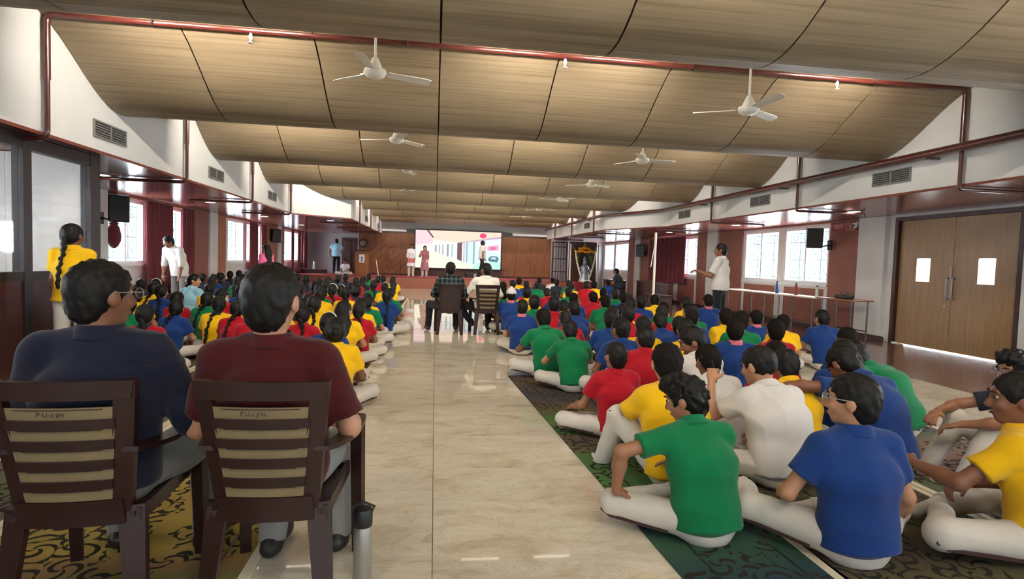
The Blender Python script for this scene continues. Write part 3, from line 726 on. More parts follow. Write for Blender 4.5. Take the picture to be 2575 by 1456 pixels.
mat('bottle_blue', (36, 70, 120), .35); mat('bottle_red', (140, 50, 60), .35); mat('bottle_green', (30, 44, 40), .4); mat('bottle_pale', (190, 200, 190), .35)

# long tables by the right wall
def table(x0, x1, y0, y1, z, ys, label, mtop='ivory'):
    t = tag(empty('table', (0, 0, 0)), label, 'table')
    MB().cbox(x0, x1, y0, y1, z - .028, z, .006).build('table_top', mtop, t)
    for y in ys:
        for x in (x0 + .05, x1 - .05): MB().tube([(x, y, 0), (x, y, z - .03)], .016, 8).build('leg', 'steel_dark', t)
    for x in (x0 + .05, x1 - .05): MB().tube([(x, ys[0], .18), (x, ys[-1], .18)], .011, 8).build('stretcher', 'steel_dark', t)
table(8.0, 8.45, 11.05, 14.9, .77, (11.2, 12.4, 13.55, 14.7), 'long narrow pale table under the right windows')
table(8.0, 8.45, 9.95, 11.0, .79, (10.05, 10.9), 'short table with wooden top at the near end of the right wall', 'podium_wood')
bottle(8.12, 12.6, .77, 'bottle_blue', 'blue bottle standing on the long pale table', 1.15)
bottle(8.15, 11.92, .77, 'bottle_red', 'dark red bottle standing on the long pale table', 1.1)
bottle(8.2, 11.28, .77, 'bottle_pale', 'pale bottle at the near end of the long table', 1.0)
t = tag(empty('shoulder_bag', (8.2, 10.45, .79)), 'small dark bag lying on the short table', 'bag')
MB().cbox(-.09, .09, -.17, .17, 0, .09, .03).build('pouch', 'black_plastic', t, True); MB().tube([(0, -.14, .08), (0, -.08, .13), (0, .08, .13), (0, .14, .08)], .008, 6).build('strap', 'black_plastic', t)
bottle(-.70, 10.35, 0, 'bottle_green', 'dark bottle standing at the aisle end of the left rows', 1.2)
# dark benches stacked near the far right curtain
def bench(x, y, rz, l, h, label):
    t = tag(empty('bench', (x, y, 0), rz), label, 'bench', 'dark wooden benches at the right')
    MB().cbox(-l / 2, l / 2, -.2, .2, h - .035, h, .008).build('seat_board', 'dark_wood', t)
    MB().cbox(-l / 2 + .04, l / 2 - .04, .12, .15, .2, h - .035, .006).build('modesty_board', 'dark_wood', t)
    for s in (-1, 1): MB().cbox(s * (l / 2 - .08) - .02, s * (l / 2 - .08) + .02, -.18, .18, 0, h - .035, .006).build('leg_panel', 'dark_wood', t)
bench(7.6, 19.2, PI / 2, 2.2, .78, 'dark wooden bench below the wide maroon curtain')
bench(7.1, 17.7, PI / 2, 1.5, .78, 'dark wooden bench in front of the curtain, nearer the viewer')
bench(7.0, 21.6, PI / 2, 1.8, .75, 'dark wooden bench farther along towards the shrine')
bench(6.6, 16.1, PI / 2, 1.2, .5, 'low dark bench behind the standing person in white')
# pale pole with a strap
t = tag(empty('banner_pole', (6.35, 15.9, 0), 0), 'tall pale pole with a slanting strap near the far right curtain', 'pole')
MB().tube([(0, 0, .02), (0, 0, 2.3)], .035, 12).build('pole', 'ivory', t, True); MB().lathe([(0, 0), (.16, 0), (.16, .02), (.05, .035), (0, .035)], 18).build('base', 'black_metal', t)
MB().tube([(-.02, 0, 1.95), (-.12, -.02, 1.3)], .012, 6).build('strap', 'white_paint', t)

# exit sign and camera
t = tag(empty('exit_sign', (XR - .05, 11.2, 2.30)), 'dull red exit sign with running figure on the right wall', 'sign')
MB().cbox(-.03, 0, -.36, .36, -.085, .085, .006).build('board', 'sign_red', t)
tm = text_mesh('lettering', 'EXIT', .12, .001, 'sign_text'); inst('lettering', tm, t, (-.032, .13, 0), (PI / 2, 0, -PI / 2))
pf = MB(); X = -.033
pf.tube([(X, -.10, -.07), (X, -.34, -.07), (X, -.34, .07), (X, -.10, .07), (X, -.10, -.07)], .004, 5)
pf.tube([(X, -.20, .015), (X, -.22, -.02), (X, -.19, -.055)], .008, 5).tube([(X, -.22, -.02), (X, -.255, -.05)], .008, 5).tube([(X, -.17, .0), (X, -.20, .02), (X, -.24, .0)], .006, 5).lathe([(0, -.003), (.012, -.003), (.012, .003), (0, .003)], 10, Matrix.Translation((X, -.195, .04)) @ Matrix.Rotation(PI / 2, 4, 'Y'))
pf.build('running_figure', 'sign_text', t)
t = tag(empty('dome_camera', (XR - .04, 10.8, 2.33)), 'small white security camera beside the exit sign', 'camera')
MB().box(-.03, 0, -.05, .05, -.05, .05).build('mount', 'white_paint', t); MB().lathe([(0, -.1), (.035, -.1), (.05, -.06), (.05, 0), (0, 0)], 16, Matrix.Translation((-.08, 0, .02))).build('dome', 'white_paint', t, True)
MB().lathe([(0, -.004), (.028, -.004), (.028, .004), (0, .004)], 12, Matrix.Translation((-.125, -.01, -.03)) @ Matrix.Rotation(PI / 2, 4, 'Y')).build('lens', 'black_plastic', t)

# ------------------------------------------------ stage things
# LED screen with its picture
sx0, sx1, sz0, sz1 = -.96, 3.20, .90, 2.72
scr = tag(empty('led_screen', (0, 27.93, 0)), 'large bright LED screen showing a glazed corridor', 'screen')
MB().box(sx0, sx1, 0, .06, sz0, sz1).build('housing', 'black_plastic', scr)
def ecol(n, c, s=None):
    m = bpy.data.materials.new(n); m.use_nodes = True; nt = m.node_tree; nt.nodes.clear()
    e = nt.nodes.new('ShaderNodeEmission'); e.inputs[0].default_value = (*lin(c), 1); e.inputs[1].default_value = SCRE if s is None else s
    o = nt.nodes.new('ShaderNodeOutputMaterial'); nt.links.new(e.outputs[0], o.inputs[0]); MATS[n] = m; return n
PIC = [((255, 244, 236), [(0, 0), (1, 0), (1, 1), (0, 1)]), ((250, 214, 222), [(0, .6), (.2, .66), (.2, .78), (.13, 1), (0, 1)]), ((255, 224, 204), [(.15, 1), (.21, .76), (.5, .68), (1, .88), (1, 1)]),
 ((120, 86, 84), [(.125, 1), (.15, 1), (.21, .82), (.20, .79)]), ((206, 178, 196), [(.48, .69), (1, .9), (1, .82), (.5, .64)]), ((236, 240, 240), [(.22, .62), (.48, .67), (.48, .28), (.36, .3), (.22, .43)]),
 ((168, 172, 186), [(.225, .61), (.245, .615), (.245, .42), (.225, .44)]), ((190, 186, 190), [(.27, .62), (.285, .623), (.285, .38), (.27, .40)]), ((208, 180, 176), [(.31, .63), (.325, .632), (.325, .35), (.31, .36)]), ((150, 170, 172), [(.365, .64), (.385, .645), (.385, .31), (.365, .32)]), ((176, 190, 186), [(.42, .655), (.432, .657), (.432, .30), (.42, .305)]),
 ((124, 96, 104), [(.485, .69), (.54, .70), (.54, .20), (.485, .25)]), ((222, 244, 244), [(.55, .70), (1, .84), (1, .02), (.57, .16)]), ((160, 176, 190), [(.59, .71), (.605, .715), (.605, .17), (.59, .18)]), ((150, 186, 190), [(.67, .73), (.69, .735), (.69, .13), (.67, .14)]), ((176, 150, 168), [(.56, .70), (.568, .70), (.568, .18), (.56, .18)]),
 ((236, 250, 246), [(.71, .74), (1, .82), (1, .45), (.71, .5)]), ((240, 170, 200), [(.84, .62), (.97, .66), (.97, .52), (.84, .5)]), ((228, 120, 160), [(.87, .60), (.93, .62), (.94, .54), (.88, .53)]), ((255, 250, 224), [(0, 0), (.78, 0), (.56, .16), (.36, .3), (.22, .42), (0, .42)]), ((190, 240, 226), [(.66, .0), (1, 0), (1, .2), (.72, .18)]),
 ((90, 136, 148), [(.86, .22), (.96, .2), (.98, .3), (.95, .36), (.88, .36), (.85, .29)]), ((200, 224, 228), [(.88, .28), (.95, .27), (.94, .33), (.89, .33)]), ((244, 84, 124), [(.785 + .04 * math.cos(a), .90 + .07 * math.sin(a)) for a in [i * PI / 7 for i in range(14)]])]
pm = MB(); names = []
for i, (c, pts) in enumerate(PIC):
    pm.cur = i; names.append(ecol('screen_tone_%d' % i, c)); y = -.002 - .0012 * i
    pm._add([(sx0 + (sx1 - sx0) * u, y, sz0 + (sz1 - sz0) * v) for u, v in pts], [tuple(range(len(pts)))])
pm.build('picture', names, scr)
for q in ((sx0 - .02, sx1 + .02, sz1, sz1 + .03), (sx0 - .02, sx1 + .02, sz0 - .03, sz0), (sx0 - .02, sx0, sz0, sz1), (sx1, sx1 + .02, sz0, sz1)): MB().box(q[0], q[1], -.03, .06, q[2], q[3]).build('bezel', 'dark_wood', scr)
for q in ((-1.4, -1.0), (3.28, 3.75)):
    t = tag(MB().cbox(q[0], q[1], 27.9, 27.98, 2.62, 2.72, .01).build('wall_lamp_box', 'vent_dark'), 'dark slim box above the stage panel %s of the screen' % ('left' if q[0] < 0 else 'right'), 'box')
# black cable rail in front of the screen
t = tag(empty('foot_rail', (0, 27.6, .5)), 'low black rail in front of the screen', 'rail')
MB().tube([(-.3, 0, .38), (3.4, 0, .40)], .014, 8).build('bar', 'black_metal', t)
for x in (-.2, .7, 1.6, 2.5, 3.3): MB().tube([(x, 0, 0), (x, 0, .45)], .012, 8).build('upright', 'black_metal', t)
t = tag(empty('stage_monitor', (1.75, 27.0, .50), .2), 'black floor loudspeaker on the stage in front of the screen', 'speaker')
MB().prism([(-.3, -.2), (.3, -.2), (.3, .2), (-.3, .2)], 0, .2).build('cabinet', 'black_plastic', t); MB().lathe([(0, 0), (.09, 0), (.1, .01), (.0, .02)], 16, Matrix.Translation((.12, -.2, .1)) @ Matrix.Rotation(PI / 2, 4, 'X')).build('horn', 'steel', t)
# podium
t = tag(empty('podium', (-3.22, 25.95, .495)), 'brown wooden lectern with a paper emblem at the left of the stage', 'lectern')
MB().cbox(-.33, .33, -.2, .22, 0, .06, .01).build('base', 'podium_wood', t); MB().cbox(-.29, .29, -.17, .2, .06, 1.08, .012).build('body', 'podium_wood', t)
MB().cbox(-.36, .36, -.24, .26, 1.08, 1.13, .012).build('top', 'dark_wood', t)
pp = MB().box(-.1, .13, -.176, -.171, .58, .94).build('notice', 'paper', t)
MB().lathe([(0, 0), (.05, 0), (.05, .002), (0, .002)], 16, Matrix.Translation((.015, -.176, .79)) @ Matrix.Rotation(PI / 2, 4, 'X')).box(-.03, .06, -.179, -.176, .63, .72).build('emblem', 'emblem_blue', pp)
t = tag(empty('wall_plaque', (-3.42, 27.97, 1.98)), 'small round medallion on the wooden wall above the lectern', 'plaque')
MB().lathe([(0, 0), (.24, 0), (.24, .03), (.18, .04), (.0, .04)], 22, Matrix.Rotation(PI / 2, 4, 'X')).build('disc', 'dark_wood', t, True); MB().lathe([(0, .04), (.13, .04), (.11, .055), (0, .06)], 20, Matrix.Rotation(PI / 2, 4, 'X')).build('medallion', 'chair_beige', t, True)
t = tag(empty('wooden_stick', (-2.55, 25.6, .5)), 'thin pale stick leaning on the stage beside the lectern', 'stick')
MB().tube([(.1, 0, 0), (-.06, .35, .72)], .02, 8).build('shaft', 'ivory', t); MB().lathe([(0, 0), (.03, 0), (.03, .03), (0, .03)], 10, Matrix.Translation((.1, 0, 0))).build('ferrule', 'black_plastic', t)
# white boards and a small bottle rack in the left wing
t = tag(empty('shoe_rack', (-5.7, 27.4, .496)), 'low dark cabinet with bottles in the left stage wing', 'cabinet')
MB().cbox(-.55, .7, -.2, .2, 0, .2, .01).build('carcass', 'dark_wood', t); MB().box(.0, .02, -.21, -.2, .02, .18).build('door_gap', 'black_plastic', t)
bottle(-5.55, 27.35, .697, 'bottle_pale', 'pale bottle on the low cabinet in the left wing', 1.6)
# shrine at the right of the stage
sh = tag(empty('shrine', (6.45, 24.1, 0)), 'garlanded silver idol under a marigold canopy at the right of the stage', 'shrine')
MB().cbox(-.5, .5, -.35, .35, 0, .55, .02).build('pedestal', 'cloth_red', sh)
MB().cbox(-.62, .62, .36, .42, .3, 2.28, .01).build('back_screen', 'dark_wood', sh)
for s in (-1, 1):
    MB().lathe([(.05, 0), (.05, .1), (.035, .14), (.035, 2.1), (.055, 2.16), (.0, 2.2)], 14, Matrix.Translation((s * .62, .1, 0))).build('column', 'ivory', sh, True)
S_ = MB(); S_.lathe([(.26, .55), (.25, .62), (.20, .75), (.17, .95), (.20, 1.12), (.15, 1.24), (.07, 1.30), (.0, 1.30)], 22).lathe([(.0, 1.28), (.075, 1.31), (.085, 1.40), (.06, 1.48), (.09, 1.52), (.03, 1.64), (.0, 1.66)], 18)
for s in (-1, 1): S_.tube([(s * .17, 0, 1.16), (s * .26, -.06, 1.0), (s * .12, -.2, .95)], [.05, .045, .035], 10)
S_.build('idol', 'idol_silver', sh, True)
cn = MB()
for i in range(26):
    a = i * 2 * PI / 26; cn.lathe([(0, -.05), (.05, -.03), (.06, 0), (.05, .03), (0, .05)], 8, Matrix.Translation((.40 * math.cos(a), .1 + .28 * math.sin(a), 1.86 + .03 * math.sin(5 * a))))
for i in range(14):
    a = i * 2 * PI / 14; cn.lathe([(0, -.05), (.06, -.03), (.07, 0), (.05, .05), (0, .06)], 8, Matrix.Translation((.22 * math.cos(a), .1 + .15 * math.sin(a), 1.98)))
cn.lathe([(0, -.05), (.09, -.03), (.1, .02), (.05, .07), (0, .08)], 10, Matrix.Translation((0, .1, 2.02)))
cn.build('flower_canopy', 'marigold', sh, True)
for s in (-1, 1):
    g = MB()
    for i in range(20):
        u = i / 19; p = (s * (.44 - .30 * u ** 1.5), -.12 - .05 * u, 1.84 - 1.22 * u); g.lathe([(0, -.04), (.038, -.02), (.042, 0), (.038, .02), (0, .04)], 7, Matrix.Translation(p))
    g.build('garland', 'jasmine', sh, True)
    MB().tube([(s * .05, .1, 2.0), (s * .02, .15, 2.26)], .006, 5).tube([(s * .4, .1, 1.9), (s * .6, .1, 2.14)], .006, 5).build('hanging_cord', 'ivory', sh)
    MB().sheet([[(s * .2, .12, 1.7), (s * .26, .1, 1.35)], [(s * .36, .12, 1.66), (s * .34, .1, 1.3)]], lambda i, j: Vector((0, .02, 0))).build('leaf_spray', 'leaf_green', sh)
g = MB()
for i in range(18):
    a = i * 2.4; rr = .05 + .011 * i; g.lathe([(0, -.04), (.04, -.02), (.045, .01), (0, .045)], 7, Matrix.Translation((rr * math.cos(a), -.33 + .25 * rr * math.sin(a), .56 + .02 * (i % 3))))
g.build('flower_heap', 'jasmine', sh, True)
# lattice screen between stage wall and shrine
t = tag(empty('lattice_screen', (5.75, 26.0, 0)), 'dark carved lattice screen beside the shrine', 'screen')
for q in ((-.36, -.30), (.30, .36)): MB().box(q[0], q[1], -.03, .03, .3, 2.3).build('stile', 'dark_wood', t)
for z in (.35, .9, 1.5, 2.05, 2.26): MB().box(-.3, .3, -.025, .025, z, z + .05).build('rail', 'dark_wood', t)
for x in (-.18, -.06, .06, .18): MB().box(x - .012, x + .012, -.02, .02, .4, 2.28).build('slat', 'dark_wood', t)
struct(MB().box(5.4, 6.2, 26.3, 26.36, .3, 2.45).build('wall_shrine_screen', 'grey_wall'), 'pale wall behind the lattice screen')
# ================================================================== PEOPLE
A3 = lambda p: np.array(p, np.float32)
def unit(v):
    v = np.array(v, float); return v / (np.linalg.norm(v) + 1e-9)
def rotm(yaw=0, pitch=0, roll=0):
    """yaw left(+), pitch down(+), roll to right(+), head-local axes x right, y forward, z up"""
    return np.array((Matrix.Rotation(yaw, 3, 'Z') @ Matrix.Rotation(-pitch, 3, 'X') @ Matrix.Rotation(roll, 3, 'Y')))
class Sculpt:
    """smooth-blended solid, meshed by surface nets"""
    def __init__(s): s.p = []
    def cap(s, a, b, ra, rb, k=.02, flat=False, op='+'): s.p.append(('c', A3(a), A3(b), ra, rb, k, flat, op)); return s
    def ecap(s, a, b, wa, da, wb, db, side, k=.03, flat=False, op='+'): s.p.append(('e', A3(a), A3(b), wa, da, wb, db, unit(side), k, flat, op)); return s
    def ell(s, c, r, R=None, k=.02, op='+'): s.p.append(('l', A3(c), r, np.eye(3) if R is None else np.array(R), k, op)); return s
    def bounds(s, p):
        if p[0] == 'l': m = max(p[2]); return p[1] - m, p[1] + m
        m = max(p[3], p[4]) if p[0] == 'c' else max(p[3:7])
        return np.minimum(p[1], p[2]) - m, np.maximum(p[1], p[2]) + m
    def mesh(s, name, h, matname, disp=None, zmin=None):
        pos = [p for p in s.p if p[-1] == '+']
        lo = np.min([s.bounds(p)[0] for p in pos], 0) - 2.5 * h; hi = np.max([s.bounds(p)[1] for p in pos], 0) + 2.5 * h
        n = np.ceil((hi - lo) / h).astype(int) + 1
        ax = [(lo[i] + h * np.arange(n[i])).astype(np.float32) for i in range(3)]
        V = np.full(n, .05, np.float32)
        for p in s.p:
            k = p[4] if p[0] == 'l' else (p[5] if p[0] == 'c' else p[8]); op = p[-1]
            bl, bh = s.bounds(p); mg = k + 3 * h + .01
            sl = []
            for i in range(3):
                i0 = max(0, int((bl[i] - mg - lo[i]) / h)); i1 = min(n[i], int((bh[i] + mg - lo[i]) / h) + 2); sl.append(slice(i0, max(i0, i1)))
            if any(q.stop - q.start < 1 for q in sl): continue
            X = ax[0][sl[0]][:, None, None]; Y = ax[1][sl[1]][None, :, None]; Z = ax[2][sl[2]][None, None, :]
            if p[0] == 'c':
                a, b = p[1], p[2]; d = b - a; L2 = float(d @ d) + 1e-9
                x, y, z = X - a[0], Y - a[1], Z - a[2]; q = (x * d[0] + y * d[1] + z * d[2]) / L2; t = np.clip(q, 0, 1)
                D = np.sqrt((x - t * d[0]) ** 2 + (y - t * d[1]) ** 2 + (z - t * d[2]) ** 2) - (p[3] + (p[4] - p[3]) * t)
                if p[6]: D = np.maximum(D, (q - 1) * math.sqrt(L2))
            elif p[0] == 'e':
                a, b = p[1], p[2]; d = b - a; L = float(np.linalg.norm(d)) + 1e-9; nn = d / L
                u = p[7] - nn * float(p[7] @ nn); u = u / np.linalg.norm(u); v = np.cross(nn, u)
                x, y, z = X - a[0], Y - a[1], Z - a[2]; q = (x * nn[0] + y * nn[1] + z * nn[2]) / L; t = np.clip(q, 0, 1)
                W = p[3] + (p[5] - p[3]) * t; Dp = p[4] + (p[6] - p[4]) * t; mn = np.minimum(W, Dp)
                du = (x * u[0] + y * u[1] + z * u[2]) / W; dv = (x * v[0] + y * v[1] + z * v[2]) / Dp; dn = (q - t) * L / mn
                k0 = np.sqrt(du * du + dv * dv + dn * dn); k1 = np.sqrt((du / W) ** 2 + (dv / Dp) ** 2 + (dn / mn) ** 2) + 1e-6
                D = np.where(k0 < .3, -.7 * mn, k0 * (k0 - 1) / k1)
                if p[9]: D = np.maximum(D, (q - 1) * L)
            else:
                R = p[3]; x, y, z = X - p[1][0], Y - p[1][1], Z - p[1][2]
                e = [(x * R[0, i] + y * R[1, i] + z * R[2, i]) / p[2][i] for i in range(3)]
                k0 = np.sqrt(e[0] ** 2 + e[1] ** 2 + e[2] ** 2); k1 = np.sqrt(sum((e[i] / p[2][i]) ** 2 for i in range(3))) + 1e-6
                D = np.where(k0 < .3, -.7 * min(p[2]), k0 * (k0 - 1) / k1)
            sub = V[tuple(sl)]
            if op == '-':
                D = -D; hh = np.maximum(k - np.abs(sub - D), 0) / k; V[tuple(sl)] = np.maximum(sub, D) + hh * hh * k * .25
            else:
                hh = np.maximum(k - np.abs(sub - D), 0) / k; V[tuple(sl)] = np.minimum(sub, D) - hh * hh * k * .25
        if disp is not None: V += disp(ax[0][:, None, None], ax[1][None, :, None], ax[2][None, None, :]).astype(np.float32)
        if zmin is not None: V = np.maximum(V, (zmin - ax[2])[None, None, :])
        V[0] = V[-1] = .05; V[:, 0] = V[:, -1] = .05; V[:, :, 0] = V[:, :, -1] = .05
        verts, quads = surface_nets(V, lo, h)
        me = bpy.data.meshes.new(name)
        me.vertices.add(len(verts)); me.vertices.foreach_set('co', verts.astype(np.float32).ravel())
        me.loops.add(len(quads) * 4); me.loops.foreach_set('vertex_index', quads.astype(np.int32).ravel())
        me.polygons.add(len(quads)); me.polygons.foreach_set('loop_start', np.arange(0, len(quads) * 4, 4, dtype=np.int32))
        try: me.polygons.foreach_set('loop_total', np.full(len(quads), 4, np.int32))
        except Exception: pass
        me.polygons.foreach_set('use_smooth', np.ones(len(quads), bool))
        me.update(calc_edges=True); me.materials.append(MATS[matname])
        return me
def surface_nets(V, lo, h):
    S = V < 0; n = V.shape
    c = [S[i:n[0] - 1 + i, j:n[1] - 1 + j, k:n[2] - 1 + k] for i in (0, 1) for j in (0, 1) for k in (0, 1)]
    cnt = sum(q.astype(np.int8) for q in c); act = (cnt > 0) & (cnt < 8)
    I = np.argwhere(act); idx = np.full(act.shape, -1, np.int64); idx[act] = np.arange(len(I))
    acc = np.zeros((len(I), 3)); num = np.zeros(len(I))
    offs = [(i, j, k) for i in (0, 1) for j in (0, 1) for k in (0, 1)]
    val = {o: V[I[:, 0] + o[0], I[:, 1] + o[1], I[:, 2] + o[2]] for o in offs}
    for o in offs:
        for d in range(3):
            if o[d] == 0:
                q = list(o); q[d] = 1; q = tuple(q); a, b = val[o], val[q]; m = (a < 0) != (b < 0)
                t = np.where(m, a / np.where(np.abs(a - b) < 1e-9, 1e-9, a - b), 0)
                P = np.tile(np.array(o, float), (len(I), 1)); P[:, d] += t; acc += P * m[:, None]; num += m
    verts = lo + h * (I + acc / num[:, None])
    F = []
    for d in range(3):
        e1, e2 = (d + 1) % 3, (d + 2) % 3
        sl0 = [slice(1, n[i] - 1) for i in range(3)]; sl0[d] = slice(0, n[d] - 1); sl1 = list(sl0); sl1[d] = slice(1, n[d])
        a = S[tuple(sl0)]; b = S[tuple(sl1)]
        for flag in (True, False):
            m = (a & ~b) if flag else (~a & b)
            E = np.argwhere(m)
            if not len(E): continue
            E[:, e1] += 1; E[:, e2] += 1
            def g(da, db):
                q = E.copy(); q[:, e1] -= da; q[:, e2] -= db; return idx[q[:, 0], q[:, 1], q[:, 2]]
            q = np.stack([g(1, 1), g(0, 1), g(0, 0), g(1, 0)], 1)
            F.append(q if flag else q[:, ::-1])
    return verts, np.concatenate(F)
def wrinkle(amp, ph=0.0, fz=34.0):
    def f(X, Y, Z):
        g = .8 * np.sin(19 * Z - 26 * X + 3.1 * np.sin(7 * X + 9 * Z + ph) + 2 * ph) * np.sin(5 * X + 13 * Y + ph) + .7 * np.sin(fz * Z + 9 * X + 2.2 * np.sin(11 * X + 7 * Y + ph) + ph) * np.sin(8 * X - 6 * Y + 5 * Z + 1.7 * ph)
        c1 = (1 - np.abs(np.sin(15 * Z - 10 * X + 2.4 * np.sin(6 * X + 8 * Z + ph) + ph))) ** 3 * np.clip(np.sin(7 * X + 5 * Z + 4 * Y + 2.1 * ph), 0, 1)
        c2 = (1 - np.abs(np.sin(12 * Z + 14 * X + 1.9 * np.sin(9 * X - 5 * Z + 2 * ph)))) ** 3 * np.clip(np.sin(-6 * X + 7 * Z + 3 * Y + ph), 0, 1)
        return amp * (.7 * g - 1.5 * c1 - 1.3 * c2)
    return f
def strands(amp, ph=0.0):
    return lambda X, Y, Z: amp * (.7 * np.sin(170 * X + 5 * np.sin(25 * Z + 18 * Y)) * np.sin(150 * Y + 60 * Z + 4 * np.sin(30 * X)) + np.sin(95 * X + 30 * Y + 3 * np.sin(40 * Z + ph)) * np.sin(80 * Y - 25 * X + 2 * np.sin(33 * X + ph)) + .6 * np.sin(140 * X + 120 * Y + 60 * Z + ph))

SKIN = ['skin_a', 'skin_b', 'skin_c']
mat('skin_a', (150, 104, 78), .5, var=.06, vscale=9); mat('skin_b', (124, 82, 60), .5, var=.06, vscale=9); mat('skin_c', (176, 128, 98), .5, var=.06, vscale=9)
mat('hair_black', (15, 13, 12), .55, spec=.25, var=.2, vscale=30, stretch=(1, 1, .2)); mat('hair_brown', (22, 17, 14), .7, spec=.12, var=.2, vscale=30, stretch=(1, 1, .2))
def cloth(n, rgb, rough=.85): mat(n, rgb, rough, spec=.15, var=.09, vscale=5, bump=.12, bscale=240, sheen=.15)
SHIRT = {'Y': 'polo_yellow', 'G': 'polo_green', 'R': 'polo_red', 'B': 'polo_blue', 'W': 'shirt_white', 'N': 'polo_navy'}
cloth('polo_yellow', (232, 182, 18)); cloth('polo_green', (8, 110, 66)); cloth('polo_red', (164, 18, 34)); cloth('polo_blue', (22, 54, 114)); cloth('polo_navy', (40, 44, 58))
cloth('shirt_white', (204, 200, 196)); cloth('trousers_white', (204, 198, 188)); cloth('trousers_grey', (128, 128, 126)); cloth('trousers_black', (30, 30, 36))
cloth('shirt_navy', (24, 27, 46)); cloth('shirt_maroon', (66, 16, 20)); cloth('shirt_lightblue', (150, 204, 226)); cloth('kurta_pink', (232, 110, 160)); cloth('kurta_mauve', (160, 104, 116)); cloth('coat_white', (226, 224, 236)); cloth('shirt_offwhite', (214, 208, 196))
cloth('sock_white', (204, 200, 192)); cloth('trim_dark', (64, 44, 42)); cloth('scarf_rose', (196, 108, 120)); cloth('orange_cloth', (226, 140, 30))
mat('shoe_dark', (40, 28, 26), .4); mat('shoe_black', (28, 26, 28), .5); mat('eye_white', (186, 176, 166), .3); mat('eye_dark', (20, 14, 12), .2); mat('lip', (120, 66, 58), .5)
m, nt, b, N = nodes_of('shirt_check', .85, .15)   # dark plaid
tc = N('ShaderNodeTexCoord'); sp = N('ShaderNodeSeparateXYZ'); nt.links.new(tc.outputs['Object'], sp.inputs[0])
outs = []
for axn in ('X', 'Z'):
    ml = N('ShaderNodeMath', operation='MULTIPLY'); ml.inputs[1].default_value = 78; nt.links.new(sp.outputs[axn], ml.inputs[0])
    sn = N('ShaderNodeMath', operation='SINE'); nt.links.new(ml.outputs[0], sn.inputs[0])
    gt = N('ShaderNodeMath', operation='GREATER_THAN'); gt.inputs[1].default_value = .72; nt.links.new(sn.outputs[0], gt.inputs[0]); outs.append(gt)
ad = N('ShaderNodeMath', operation='ADD'); nt.links.new(outs[0].outputs[0], ad.inputs[0]); nt.links.new(outs[1].outputs[0], ad.inputs[1])
hf = N('ShaderNodeMath', operation='MULTIPLY'); hf.inputs[1].default_value = .5; nt.links.new(ad.outputs[0], hf.inputs[0])
r1 = ramp(nt, hf.outputs[0], [(0, (30, 32, 38)), (.5, (58, 74, 72)), (1, (96, 110, 106))]); nt.links.new(r1.outputs[0], b.inputs['Base Color'])

DIM = dict(lp=.25, lc=.175, lh=.150, sw=.150, ua=.25, fa=.215, th=.375, sh=.36, hip=.08, wc=.150, dc=.102, ww=.135, dw=.100, wh=.150, dh=.118, hs=1.0, nk=.045)
ADULT = dict(lp=.295, lc=.205, lh=.152, sw=.178, ua=.285, fa=.245, th=.43, sh=.42, hip=.09, wc=.182, dc=.125, ww=.168, dw=.125, wh=.175, dh=.135, hs=1.06, nk=.055)

def hand(S, w_, d, n, left, curl=.35, s=1.0):
    d = unit(d); n = np.array(n, float); n = unit(n - d * (n @ d)); lat = np.cross(d, n) * (-1 if left else 1)
    R = np.stack([lat, d, n], 1)
    S.ell(w_ + d * .048 * s, (.037 * s, .05 * s, .017 * s), R, k=.012)
    for i, L in enumerate((.066, .074, .068, .054)):
        p = w_ + d * .086 * s + lat * (.028 - .019 * i) * s; q = d + lat * (.09 - .06 * i); a = 0
        for j, f in enumerate((.42, .33, .25)):
            a += curl; e = p + (unit(q) * math.cos(a) + n * math.sin(a)) * L * f * s; S.cap(p, e, .0095 * s, .0082 * s, k=.006); p = e
    p = w_ + d * .022 * s + lat * .026 * s; q = unit(lat * .62 + d * .72 + n * .25)
    e = p + q * .042 * s; S.cap(p, e, .0125 * s, .0105 * s, k=.010); S.cap(e, e + unit(q + d * .7 + n * curl) * .03 * s, .0102 * s, .0085 * s, k=.006)

